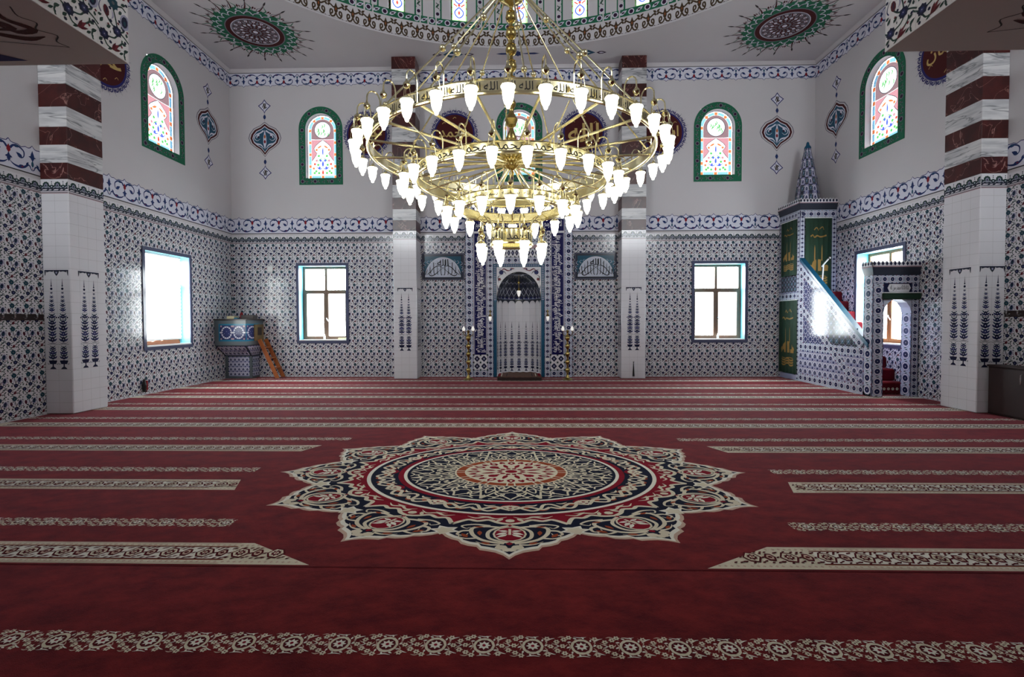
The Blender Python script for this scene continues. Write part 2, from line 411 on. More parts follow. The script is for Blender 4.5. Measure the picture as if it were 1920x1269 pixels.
for p in ([(50, 126), (58, 100), (62, 80)], [(62, 56), (52, 44), (32, 38)], [(20, 25), (30, 12), (46, 10)], [(74, 68), (88, 62), (104, 52)], [(8, 40), (-4, 48), (-10, 54)],
          [(50, 154), (40, 162), (20, 160)], [(88, 94), (84, 80), (74, 72)], [(28, 94), (40, 82), (54, 74)], [(64, 28), (76, 40), (78, 52)], [(90, 30), (84, 14), (88, 0)], [(66, 140), (80, 146), (92, 140)]):
    tileM.stroke('g_green', 0, p, 4.4, n=3)
for a in ((76, 86, 84, 92, 5), (10, 66, 16, 78, 6), (30, 62, 40, 70, 6), (84, 24, 96, 30, 6), (90, 14, 80, 6, 5), (78, 44, 90, 42, 6), (36, 150, 26, 144, 6), (78, 152, 90, 158, 6), (4, 150, 12, 140, 5),
          (96, 70, 90, 78, 5), (44, 56, 36, 52, 5), (6, 14, 14, 22, 6), (70, 122, 76, 130, 5), (4, 82, 12, 84, 5), (70, 10, 80, 16, 4)): tileM.leaf('g_green', 1, a[0]-2, a[1]-2, a[2]+2, a[3]+2, a[4]+3.5)
for (x, y) in ((74, 128), (82, 84), (42, 86), (6, 128), (70, 100), (94, 160), (40, 26), (12, 8), (88, 50), (40, 120)): tileM.circ('g_navy', 1, x, y, 4.6, n=6)
for (x, y) in ((66, 92), (34, 72), (76, 32), (96, 84)): tileM.flow('g_red', 1, x, y, 4.5, 4, .4)
TW, TH = .232, .3785
# painted scroll band, 160 x 100 (one period)
h = Mo()
h.leaf('p_red', 3, 0, 48, 0, 78, 15).leaf('p_blue', 2, 0, 18, 0, 52, 13).leaf('p_blue', 2, 0, 38, 12, 34, 8)
h.stroke('p_blue', 2, [(5, 66), (16, 78), (34, 79), (50, 68), (50, 50), (40, 42), (30, 46)], 8, 1)
h.stroke('p_blue', 2, [(3, 24), (16, 14), (36, 10), (52, 15), (66, 26), (74, 16)], 8, 2).leaf('p_blue', 3, 30, 12, 56, 16, 13).leaf('p_red', 4, 40, 13, 50, 15, 4)
h.leaf('p_blue', 3, 46, 44, 24, 58, 13).leaf('p_blue', 3, 14, 78, 40, 80, 12).leaf('p_teal', 4, 20, 79, 34, 79, 4)
h.leaf('p_blue', 2, 58, 22, 66, 36, 8)
f_ = Mo()
f_.leaf('p_blue', 3, 80, 40, 80, 80, 14).leaf('p_blue', 2, 66, 56, 94, 56, 9).leaf('p_teal', 2, 80, 20, 80, 46, 10).circ('p_lil', 3, 80, 16, 5.5, n=4).circ('p_red', 4, 80, 16, 2.4, n=4)
f_.stroke('p_blue', 2, [(70, 26), (76, 12), (84, 12), (90, 26)], 3.4)
edge = [(0, 97), (7, 88), (16, 86), (30, 87), (42, 81), (56, 87), (66, 85), (73, 88), (80, 97)]
bandM = Mo(); full = edge+[(160-x, y) for x, y in edge[::-1][1:]]
for (a, b) in zip(full[:-1], full[1:]): bandM.poly('p_lil', 0, [(a[0], 0), (b[0], 0), b, a])
bandM.stroke('p_violet', 2, full, 2.6, smooth=False)
bandM.add(h).add(f_); hm = Mo().add(h, sx=-1, sy=1); bandM.add(hm, dx=160)
# crest tile border 100 x 125
crest = Mo()
crest.poly('g_pink', 0, [(0, 0), (100, 0), (100, 7), (0, 7)]).poly('g_grey', 0, [(0, 7), (100, 7), (100, 12), (0, 12)]).poly('g_pink', 0, [(0, 14), (100, 14), (100, 17), (0, 17)])
crest.poly('g_slate', 0, [(0, 22), (100, 22), (100, 74), (0, 74)])
crest.poly('g_white', 1, [(12, 28), (52, 30), (62, 38), (24, 38)]).poly('g_white', 1, [(70, 28), (95, 30), (100, 37), (80, 37)])
crest.flow('g_green', 1, 50, 78, 30, 9, .12).circ('g_lilac', 2, 50, 74, 13, 16, n=9).circ('g_slate', 3, 50, 72, 7, 11, n=7).stroke('g_pale', 2, [(14, 48), (30, 60), (50, 52), (70, 60), (86, 48)], 4)
crest.flow('g_green', 1, 0, 66, 16, 6, .2).flow('g_green', 1, 100, 66, 16, 6, .2).circ('g_pale', 2, 0, 62, 6, n=6).circ('g_navy', 1, 0, 106, 5, n=6).leaf('g_green', 1, 0, 84, 0, 100, 8)
# round-flower border tile 100 x 100
rose = Mo()
rose.circ('g_lilac', 0, 50, 50, 41, n=14).circ('g_white', 1, 50, 50, 35, n=14).flow('g_blue', 2, 50, 50, 28, 10, .14).circ('g_navy', 3, 50, 50, 17, n=9).circ('g_lilac', 4, 50, 50, 6, n=6)
for (x, y) in ((0, 0), (100, 0), (0, 100), (100, 100)): rose.flow('g_red', 1, x, y, 14, 4, .45).circ('g_blue', 2, x, y, 5, n=5)
for p in ([(4, 22), (10, 50), (4, 78)], [(96, 22), (90, 50), (96, 78)]): rose.stroke('g_teal', 1, p, 5, 2)
rose.leaf('g_green', 1, 30, 4, 60, 10, 9).leaf('g_green', 1, 70, 96, 40, 90, 9)
def rosestrip(mb, surf, u0, u1, v0, v1, vertical=True, bg='g_pale', lines='g_blue', l0=1, clip=None):
    w = (u1-u0) if vertical else (v1-v0); L = (v1-v0) if vertical else (u1-u0)
    mb.rect(surf, u0, u1, v0, v1, bg, l0, nu=1)
    n = max(1, round(L/(w*.94))); p = L/n
    clip = clip or (u0, u1, v0, v1)
    for i in range(n):
        if vertical: mb.put(surf, rose, u0, v0+i*p, w/100, p/100, l0=l0+1, clip=clip)
        else: mb.put(surf, rose, u0+i*p, v0, p/100, w/100, l0=l0+1, clip=clip)
    t = w*.045
    if vertical:
        for u in (u0, u1-t): mb.rect(surf, u, u+t, v0, v1, lines, l0+2)
    else:
        for v in (v0, v1-t): mb.rect(surf, u0, u1, v, v+t, lines, l0+2)
# star lattice tile 100 x 100 (purple)
star = Mo(); star.poly('g_blue', 0, [(0, 0), (100, 0), (100, 100), (0, 100)])
star.flow('g_lilac', 1, 50, 50, 40, 8, .3).flow('g_blue', 2, 50, 50, 30, 8, .25)
for k in range(10):
    a = k*PI/5; star.circ('g_white', 3, 50+38*math.cos(a), 50+38*math.sin(a), 6, n=6)
for x in (0, 100):
    for y in (0, 100): star.flow('g_lilac', 1, x, y, 20, 4, .4)
for (x, y) in ((50, 0), (0, 50), (100, 50), (50, 100)): star.circ('g_pale', 3, x, y, 5, n=6)
# grey-green lattice
latt = Mo(); latt.poly('g_slate', 0, [(0, 0), (100, 0), (100, 100), (0, 100)])
latt.flow('g_grey', 1, 50, 50, 44, 8, .35).flow('g_sea', 2, 50, 50, 30, 8, .3).circ('g_lilac', 3, 50, 50, 10, n=7)
for x in (0, 100):
    for y in (0, 100): latt.flow('g_lilac', 1, x, y, 16, 4, .4)
latt.stroke('g_lilac', 2, [(0, 0), (100, 100)], 3, smooth=False).stroke('g_lilac', 2, [(100, 0), (0, 100)], 3, smooth=False)
# palmette scale rows
palm = Mo(); palm.poly('g_lilac', 0, [(0, 0), (100, 0), (100, 100), (0, 100)])
palm.stroke('g_white', 2, [(0, 20), (20, 60), (50, 78), (80, 60), (100, 20)], 8).flow('g_navy', 2, 50, 40, 24, 7, .25).leaf('g_blue', 3, 50, 24, 50, 66, 18).circ('g_white', 4, 50, 40, 5, n=6)
palm.stroke('g_white', 2, [(-20, 70), (0, 82), (20, 70)], 6).flow('g_blue', 2, 0, 96, 18, 6, .3).flow('g_blue', 2, 100, 96, 18, 6, .3).flow('g_red', 3, 50, 92, 8, 4, .4)
# diamond tile
diam = Mo(); diam.poly('g_white', 0, [(0, 0), (100, 0), (100, 100), (0, 100)])
diam.poly('g_navy', 1, [(50, 8), (92, 50), (50, 92), (8, 50)]).flow('g_lilac', 2, 50, 50, 16, 6, .4)
for (x, y) in ((0, 0), (100, 0), (0, 100), (100, 100)): diam.flow('g_green', 1, x, y, 20, 6, .5)
# cypress vase tile strip: 100 wide, 830 tall
cyp = Mo()
def cyrow(y, w, c='g_navy'):
    cyp.circ(c, 1, 0, y, w*.22, w*.28, n=8)
    for s_ in (-1, 1):
        cyp.leaf('g_blue', 1, s_*w*.12, y-w*.2, s_*w*.5, y+w*.12, w*.2).leaf('g_teal', 1, s_*w*.1, y+w*.1, s_*w*.42, y+w*.4, w*.14).stroke('g_navy', 1, [(0, y-w*.35), (s_*w*.3, y-w*.38), (s_*w*.48, y-w*.22)], w*.07, 1, n=3)
    cyp.circ('g_lilac', 2, 0, y, w*.08, n=6)
cyp.poly('g_navy', 1, [(-30, 0), (30, 0), (20, 14), (6, 24), (6, 46), (-6, 46), (-6, 24), (-20, 14)])
cyp.poly('g_navy', 1, [(-36, 66), (-26, 46), (26, 46), (36, 66), (40, 78), (-40, 78)]).stroke('g_teal', 1, [(30, 50), (44, 44), (46, 58)], 4, n=3).stroke('g_teal', 1, [(-30, 50), (-44, 44), (-46, 58)], 4, n=3)
cyrow(110, 84); cyrow(152, 78, 'g_blue'); cyrow(190, 62)
cyp.stroke('g_green', 1, [(-48, 228), (-24, 222), (0, 228), (24, 222), (48, 228)], 3.5, n=3)
cyrow(270, 90); cyrow(320, 84, 'g_blue'); cyrow(372, 92); cyrow(424, 80)
for s_ in (-1, 1): cyp.circ('g_navy', 1, s_*40, 470, 8, n=7).circ('g_navy', 1, s_*24, 462, 6, n=6)
cyrow(480, 74); cyrow(540, 62, 'g_blue'); cyrow(580, 56); cyrow(620, 46); cyrow(656, 38, 'g_blue')
cyrow(694, 28); cyp.circ('g_navy', 1, 0, 730, 12, n=8).circ('g_navy', 1, 0, 756, 8, n=7).poly('g_navy', 1, [(-4, 764), (4, 764), (2, 800), (0, 830), (-2, 800)])
# swag cap, 200 x 50
swag = Mo()
top = [(-100, 50), (100, 50), (100, 44), (-100, 44)]
swag.poly('g_navy', 1, top)
for a in ([(-100, 44), (-86, 44), (-92, 10), (-98, 0)], [(100, 44), (86, 44), (92, 10), (98, 0)], [(-26, 44), (26, 44), (14, 18), (0, 0), (-14, 18)], [(-86, 44), (-26, 44), (-30, 34), (-56, 38), (-84, 30)], [(86, 44), (26, 44), (30, 34), (56, 38), (84, 30)]): swag.poly('g_slate', 1, a)
swag.circ('g_lilac', 2, 0, 28, 8, n=6)

def tilefield(mb, surf, u0, u1, v0, v1, holes=(), ou=0., ov=0.):
    i0, i1 = math.floor((u0-ou)/TW), math.ceil((u1-ou)/TW); j0, j1 = math.floor((v0-ov)/TH), math.ceil((v1-ov)/TH)
    for i in range(i0, i1):
        for j in range(j0, j1):
            x, y = ou+i*TW, ov+j*TH
            if any(h[0] < x and x+TW < h[1] and h[2] < y and y+TH < h[3] for h in holes): continue
            inside = x > u0 and x+TW < u1 and y > v0 and y+TH < v1
            near = any(not (x+TW < h[0] or x > h[1] or y+TH < h[2] or y > h[3]) for h in holes)
            mb.put(surf, tileM, x, y, TW/100, TH/164, clip=None if inside and not near else (u0, u1, v0, v1), holes=holes if near else ())
def scrollband(mb, surf, u0, u1, v0, hgt, flip=False, ou=0., period=.767):
    n0, n1 = math.floor((u0-ou)/period), math.ceil((u1-ou)/period)
    for i in range(n0, n1):
        mb.put(surf, bandM, ou+i*period, v0+(hgt if flip else 0), period/160, (-1 if flip else 1)*hgt/100, clip=(u0, u1, v0, v0+hgt), l0=1)
def crestband(mb, surf, u0, u1, v0, hgt, p=.2, ou=0.):
    mb.rect(surf, u0, u1, v0, v0+hgt, 'g_white', 1)
    for i in range(math.floor((u0-ou)/p), math.ceil((u1-ou)/p)):
        mb.put(surf, crest, ou+i*p, v0, p/100, hgt/125, clip=(u0, u1, v0, v0+hgt), l0=2)

# ------------------------------------------------------------------ room shell
XL, XR, YB, YR, ZC = -8.2, 8.2, 13.75, -2.6, 8.7
DC = (-.05, 5.35); DR = 7.5
WT = .36
Z_T0, Z_T1, Z_CR, Z_LN, Z_B1 = 0., 3.80, 4.02, 4.075, 4.57
LW = [(-6.355, -4.847), (4.842, 6.398)]; LZ = (.95, 3.24)
AW = [(-5.6, 1.25, 5.455, 7.65), (.02, 1.30, 5.49, 7.685), (5.54, 1.32, 5.44, 7.63)]
BW, RIM = .19, .03     # painted border and plaster rim of the arched windows
FR = .078
def arch_hole(c, w, z0, z1):
    hw = w/2-BW; return (c-hw, c+hw, z0+BW, z1-BW)
def wall(name, O, U, length, lows, arches, extra=(), paint=True, tilestart=0.):
    surf = plane(O, U, (0, 0, 1))
    mb = MB()
    holes = [(a+FR, b-FR, LZ[0]+FR, LZ[1]-FR) for a, b in lows]+[arch_hole(*a) for a in arches]+list(extra)
    lo = [h for h in holes if h[2] < 3.9]; hi = [h for h in holes if h[2] > 3.9]
    mb.holed(surf, 0, length, -.1, Z_CR, lo, 'g_white')
    mb.holed(surf, 0, length, Z_CR, ZC+.4, hi, 'p_white')
    back = plane(np.array(O, float)-WT*np.cross(np.array(U, float), (0, 0, 1)), U, (0, 0, 1))
    FL = .26
    bh = [h if h[2] < 3.9 else (h[0]-FL, h[1]+FL, h[2]-FL, h[3]+FL) for h in holes]
    mb.holed(back, 0, length, -.1, ZC+.4, bh, 'plaster')
    cuts = [(a+.03, b-.03, LZ[0]+.03, LZ[1]-.03) for a, b in lows]
    return mb, surf, [(h[0]-.045, h[1]+.045, h[2]-.045, h[3]+.045) if h[2] > .5 and h[2] < 3.9 else h for h in holes]
# back wall: u runs along +X from XL  (normal must face -Y: U x Z = (1,0,0)x(0,0,1) = (0,-1,0))
def fin_wall(mb, surf, holes, u0, u1, ou, cuts=()):
    segs = [(u0, u1)]
    tilefield(mb, surf, u0, u1, Z_T0, Z_T1, [(h[0], h[1], h[2], h[3]) for h in holes if h[2] < 3.9]+list(cuts), ou=ou, ov=.02)
    crestband(mb, surf, u0, u1, Z_T1, Z_CR-Z_T1)
    mb.rect(surf, u0, u1, Z_LN, Z_LN+.02, 'p_line', 2)
    scrollband(mb, surf, u0, u1, Z_LN+.02, Z_B1-Z_LN-.02, ou=ou)
    scrollband(mb, surf, u0, u1, 8.2, .4, flip=True, ou=ou+.2)
    mb.rect(surf, u0, u1, 8.6, 8.615, 'p_line', 2)
ornM = Mo()   # painted almond ornament, 100 wide, drawn around 0,0 ; total height ~ 250
q = Mo()
outl = [(0, 53), (14, 42), (34, 33), (46, 18), (50, 4), (44, -12), (30, -24), (14, -34), (0, -52)]
full_ = outl+[(-x, y) for x, y in outl[::-1][1:-1]]
q.poly('p_grey', 0, np.array(full_)*1.14).poly('p_white', 1, np.array(full_)*1.08).poly('p_maroon', 2, full_).poly('p_lil', 3, np.array(full_)*.86).poly('p_teal', 4, np.array(full_)*.8)
hh = Mo().stroke('p_lil', 5, [(4, 30), (16, 22), (30, 16), (36, 4), (26, -4), (16, 2)], 5, 1).stroke('p_lil', 5, [(4, -30), (14, -18), (30, -14), (40, -4)], 5, 2).leaf('p_lil', 5, 18, 20, 30, 4, 8).circ('p_plum', 6, 22, 8, 4, n=6)
q.add(hh.mir()).leaf('p_lil', 6, 0, -34, 0, 34, 12).leaf('p_orange', 7, 0, 2, 0, 18, 7).leaf('p_red', 7, 0, -14, 0, 0, 8)
dm = Mo(); dpt = [(0, 24), (8, 12), (22, 2), (12, -8), (4, -16), (0, -24), (-4, -16), (-12, -8), (-22, 2), (-8, 12)]
dm.poly('p_violet', 0, dpt).poly('p_lil', 1, np.array(dpt)*.82)
dm.stroke('p_line', 2, [(-6, -4), (-2, 6), (4, 8), (2, -6), (8, -2)], 3).stroke('p_brown', 2, [(-4, 10), (0, 2), (-2, -10)], 3)
ornM.add(q).add(dm, 0, 112).add(dm, 0, -112, 1, -1).circ('p_blue', 1, 0, 76, 5, 8, n=6).circ('p_blue', 1, 0, -76, 5, 8, n=6)
ornM.stroke('p_grey', 0, [(0, 64), (0, 90)], 1.5).stroke('p_grey', 0, [(0, -64), (0, -90)], 1.5)

# ---- back wall
mb, surfB, holesB = wall('wall_back', (XL, YB, 0), (1, 0, 0), XR-XL, [(a-XL, b-XL) for a, b in LW], [(c-XL, w, a, b) for c, w, a, b in AW], extra=[(-.66-XL, .66-XL, 0, 3.1)])
fin_wall(mb, surfB, holesB, 0, XR-XL, -XL+.07, cuts=[(-1.46-XL, 1.46-XL, -1, 4.8)])
for x in (-7.2, 7.16): mb.put(surfB, ornM, x-XL, 6.745, .0083, .0083)
struct(mb.build('wall_back'))
# ---- left wall: u along +Y from YR ... normal to +X: U x Z with U=(0,1,0) gives (1,0,0)
SIDE_L = [(10.40, 11.99)]; SIDE_R = [(10.50, 12.06)]
HID = []
mb, surfL, holesL = wall('wall_left', (XL, YR, 0), (0, 1, 0), YB-YR, [(a-YR, b-YR) for a, b in SIDE_L+HID], [(11.16-YR, 1.36, 5.42, 7.68)])
fin_wall(mb, surfL, holesL, 0, YB-YR, YB-YR+.07)
mb.put(surfL, ornM, 12.77-YR, 6.745, .0083, .0083)
struct(mb.build('wall_left'))
# ---- right wall: u along -Y from YB
mb, surfR, holesR = wall('wall_right', (XR, YB, 0), (0, -1, 0), YB-YR, [(YB-b, YB-a) for a, b in SIDE_R+HID], [(YB-11.29, 1.38, 5.44, 7.66)])
fin_wall(mb, surfR, holesR, 0, YB-YR, -.07)
mb.put(surfR, ornM, YB-12.85, 6.745, .0083, .0083)
struct(mb.build('wall_right'))
# ---- rear wall (behind the camera)
mb = MB(); sr = plane((XR, YR, 0), (-1, 0, 0), (0, 0, 1))
ADDED_WIN = [(XR+c-1.3, XR+c+1.3, 5.9, 8.4) for c in (-6.75, 6.75)]  # openings of the two made-up windows that throw daylight forward
mb.holed(sr, 0, XR-XL, -.1, Z_CR, [], 'g_white'); mb.holed(sr, 0, XR-XL, Z_CR, ZC+.4, ADDED_WIN, 'p_white')
mb.holed(plane((XR, YR-WT, 0), (-1, 0, 0), (0, 0, 1)), 0, XR-XL, 0, ZC+.4, ADDED_WIN, 'plaster')
struct(mb.build('wall_rear'))
# ---- floor slab
mb = MB(); mb.box(XL-.4, XR+.4, YR-.4, YB+.9, -.25, -.016, 'plaster'); struct(mb.build('floor'))

# ---- ceiling with circular opening, drum and dome
mb = MB(); NS = 180
ang = [2*PI*i/NS for i in range(NS)]
inner = [(DC[0]+DR*math.sin(a), DC[1]+DR*math.cos(a)) for a in ang]
def to_rect(a):
    dx, dy = math.sin(a), math.cos(a); t = 1e9
    if dx > 1e-9: t = min(t, (XR-DC[0])/dx)
    if dx < -1e-9: t = min(t, (XL-DC[0])/dx)
    if dy > 1e-9: t = min(t, (YB-DC[1])/dy)
    if dy < -1e-9: t = min(t, (YR-DC[1])/dy)
    return (DC[0]+dx*t, DC[1]+dy*t)
outer = [to_rect(a) for a in ang]
corners = [(XR, YB), (XR, YR), (XL, YR), (XL, YB)]
V = [(x, y, ZC) for x, y in inner]+[(x, y, ZC) for x, y in outer]+[(x, y, ZC) for x, y in corners]
F = [(i, (i+1) % NS, NS+(i+1) % NS, NS+i) for i in range(NS)]
for k, (cx, cy) in enumerate(corners):
    for i in range(NS):
        a, b = outer[i], outer[(i+1) % NS]
        on = lambda p: ((abs(p[0]-cx) < 1e-6), (abs(p[1]-cy) < 1e-6))
        if (on(a)[0] and on(b)[1] and not on(a)[1]) or (on(a)[1] and on(b)[0] and not on(a)[0]): F.append((NS+i, NS+(i+1) % NS, 2*NS+k))
mb.raw(V, F, 'p_white')
sc_ = plane((0, 0, ZC), (1, 0, 0), (0, -1, 0))       # seen from below: u=X, v=-Y, normal down
# rosettes near the two front corners
ros = Mo()
ns = 20
for k in range(ns):
    t = Mo()
    t.stroke('p_maroon', 3, [(-5, 80), (-2, 90), (0, 101), (1, 112)], 3.4, 1).stroke('p_green', 2, [(3, 80), (7, 88), (3, 96), (0, 102)], 3, 1).stroke('p_grey', 1, [(-9, 80), (-8, 88), (-3, 94), (0, 112)], 2.2, 1).stroke('p_grey', 1, [(9, 80), (8, 88), (3, 94)], 1.6, 1)
    t.leaf('p_maroon', 3, 10, 84, 13, 93, 4).leaf('p_maroon', 3, -12, 84, -13, 91, 3).leaf('p_line', 3, 0, 104, 1.5, 120, 4)
    ros.add(t, rot=k*2*PI/ns)
ros.flow('p_green', 2, 0, 0, 84, 20, .07).circ('p_grey', 4, 0, 0, 58, n=40).circ('p_maroon', 5, 0, 0, 56, n=40).circ('p_lil', 6, 0, 0, 47, n=40).circ('p_grey', 7, 0, 0, 45.5, n=40)
for k in range(24):
    t = Mo().stroke('p_lil', 4, [(-7, 62), (-2, 70), (6, 72), (9, 64)], 2.2, 0, n=3).leaf('p_lil', 4, 0, 74, 5, 80, 4).circ('p_plum', 4, -3, 66, 2.2, n=6)
    ros.add(t, rot=k*2*PI/24)
for k in range(16):
    t = Mo().stroke('p_maroon', 8, [(0, 12), (6, 22), (2, 32), (7, 42)], 2.4, n=3).stroke('p_maroon', 8, [(0, 12), (-6, 22), (-2, 32), (-7, 42)], 2.4, n=3).circ('p_lil', 9, 0, 26, 3.2, n=7).circ('p_lil', 9, 0, 38, 3.4, n=7).circ('p_red', 10, 0, 38, 1.5, n=5)
    ros.add(t, rot=k*PI/8)
ros.flow('p_maroon', 8, 0, 0, 10, 8, .3).circ('p_lil', 9, 0, 0, 5, n=8)
for (x, y) in ((-6.46, 11.97), (6.45, 12.08), (-6.46, -1.2), (6.46, -1.2)): mb.put(sc_, ros, x, -y, .0115, .0115)
# small painted pieces along the back edge of the ceiling
bar = Mo().leaf('p_teal', 1, -26, 0, 26, 0, 30).flow('p_teal', 2, 0, 0, 15, 8, .3).leaf('p_lil', 3, -14, 0, 14, 0, 8).leaf('p_plum', 1, 28, 0, 54, 0, 14).leaf('p_plum', 1, -54, 0, -28, 0, 14).leaf('p_lil', 2, -48, 0, -34, 0, 6).leaf('p_lil', 2, 34, 0, 48, 0, 6)
bar2 = Mo().flow('p_blue', 1, 0, 0, 13, 8, .3).leaf('p_blue', 1, -56, 0, -10, 0, 9).leaf('p_blue', 1, 56, 0, 10, 0, 9)
for x, b_ in ((-1.74, bar), (1.78, bar), (-.01, bar2)): mb.put(sc_, b_, x, -13.12, .0105, .0105)
ceil = struct(mb.build('ceiling'))
# cove moulding round the room
mb = MB()
for (O, U, L) in (((XL, YB, 0), (1, 0, 0), XR-XL), ((XL, YR, 0), (0, 1, 0), YB-YR), ((XR, YB, 0), (0, -1, 0), YB-YR)):
    U = np.array(U, float); Nn = np.cross(U, (0, 0, 1)); O = np.array(O, float)
    prof = [(0, 8.62), (.012, 8.62), (.02, 8.65), (.05, 8.68), (.07, 8.7), (0, 8.7)]
    A = [O+Nn*(a+.001)+np.array([0, 0, z-.001]) for a, z in prof]; B = [a+U*L for a in A]; n = len(prof)
    mb.raw(A+B, [(i, (i+1) % n, n+(i+1) % n, n+i) for i in range(n)], 'p_white')
struct(mb.build('trim_1'))
# drum
DW_STEP = 12.; DWN = [-48, -36, -24, -12, 0, 12, 24, 36, 48]
ang0 = .6
dsurf = cyl(DC[0], DC[1], DR, 0.)
def u_of(deg): return math.radians(deg)*DR
dw = .43; DZ0, DZ1 = 9.33, 10.35
mb = MB()
dholes = [(u_of(d+ang0)-dw/2, u_of(d+ang0)+dw/2, DZ0, DZ1) for d in DWN]
mb.holed(dsurf, -PI*DR, PI*DR, ZC, 11.1, dholes, 'p_white', step=.26)
mb.holed(cyl(DC[0], DC[1], DR+.3), -PI*DR, PI*DR, ZC, 11.1, dholes, 'plaster', step=.26)
# brown scroll band
brn = Mo(); bh = Mo()
bh.stroke('p_brown', 2, [(2, 30), (10, 14), (26, 10), (34, 24), (32, 42), (22, 44), (20, 30), (30, 20)], 8.5, 0, n=4).stroke('p_brown', 2, [(0, 58), (14, 60), (34, 72), (44, 60)], 9, 2).leaf('p_brown', 2, 50, 78, 28, 94, 14).leaf('p_brown', 2, 50, 62, 32, 80, 13).leaf('p_brown', 3, 0, 24, 0, 90, 24).leaf('p_brown', 2, 0, 58, 14, 66, 10)
bh.stroke('p_grey', 1, [(0, 4), (50, 4)], 1.5, smooth=False).stroke('p_maroon', 2, [(34, 8), (42, 5)], 3, smooth=False)
brn.add(bh.mir()).leaf('p_orange', 4, 0, 46, 0, 64, 6)
nb_ = 120; pb = 2*PI*DR/nb_
for i in range(nb_): mb.put(dsurf, brn, -PI*DR+(i+.5)*pb, 8.72, pb/100, .42/100)
# green flowered band and posts
gz0, gz1 = 9.16, 9.42
def greencell(mb, u0, u1, v0, v1, horiz=True):
    mb.rect(dsurf, u0, u1, v0, v1, 'p_green', 1, nu=8)
    if horiz:
        n = max(1, round((u1-u0)/.2)); p = (u1-u0)/n
        for i in range(n):
            x, y = u0+(i+.5)*p, (v0+v1)/2
            g = Mo()
            if i % 2 == 0: g.circ('p_lil', 0, 0, 0, .075, n=10).flow('p_plum', 1, 0, 0, .055, 9, .2)
            else: g.leaf('p_lil', 0, -.09, -.04, .09, .05, .09).leaf('p_plum', 1, -.05, -.02, .05, .03, .04).stroke('p_line', 1, [(-.08, .05), (0, 0), (.07, -.05)], .014)
            mb.put(dsurf, g, x, y, l0=2)
    else:
        n = round((v1-v0)/.2); p = (v1-v0)/n
        for i in range(n):
            x, y = (u0+u1)/2, v0+(i+.5)*p; g = Mo()
            g.poly('p_white', 0, [(-.065, -.09), (.065, -.09), (.065, .09), (-.065, .09)])
            if i % 2 == 0: g.circ('p_lil', 1, 0, 0, .06, n=10).flow('p_plum', 2, 0, 0, .05, 9, .2)
            else: g.stroke('p_line', 2, [(-.04, .07), (.02, .02), (-.02, -.03), (.04, -.08)], .02).leaf('p_green', 1, -.05, -.06, .05, .06, .05)
            mb.put(dsurf, g, x, y, l0=2)
for k in range(30):
    c = u_of(k*12-168+ang0); per = u_of(12)
    greencell(mb, c-per/2, c+per/2, 9.15, 9.33)
    for s_ in (-1, 1):
        a = c+s_*(.5*per-.24); greencell(mb, a-.105, a+.105, 9.33, 11.0, False)
dr = mb.build('drum', ceil)
mb = MB()
prof = [(DR*math.cos(t), 11.1+DR*.85*math.sin(t)) for t in np.linspace(0, PI/2-.001, 16)]
mb.lathe(prof, (DC[0], DC[1], 0), 'p_white', n=60); mb.build('dome', ceil, smooth=True)
mb = MB(); mb.lathe([(DR+.001, ZC), (DR+.3, ZC+.02), (DR+.3, ZC+.03)], (DC[0], DC[1], 0), 'p_white', n=180)

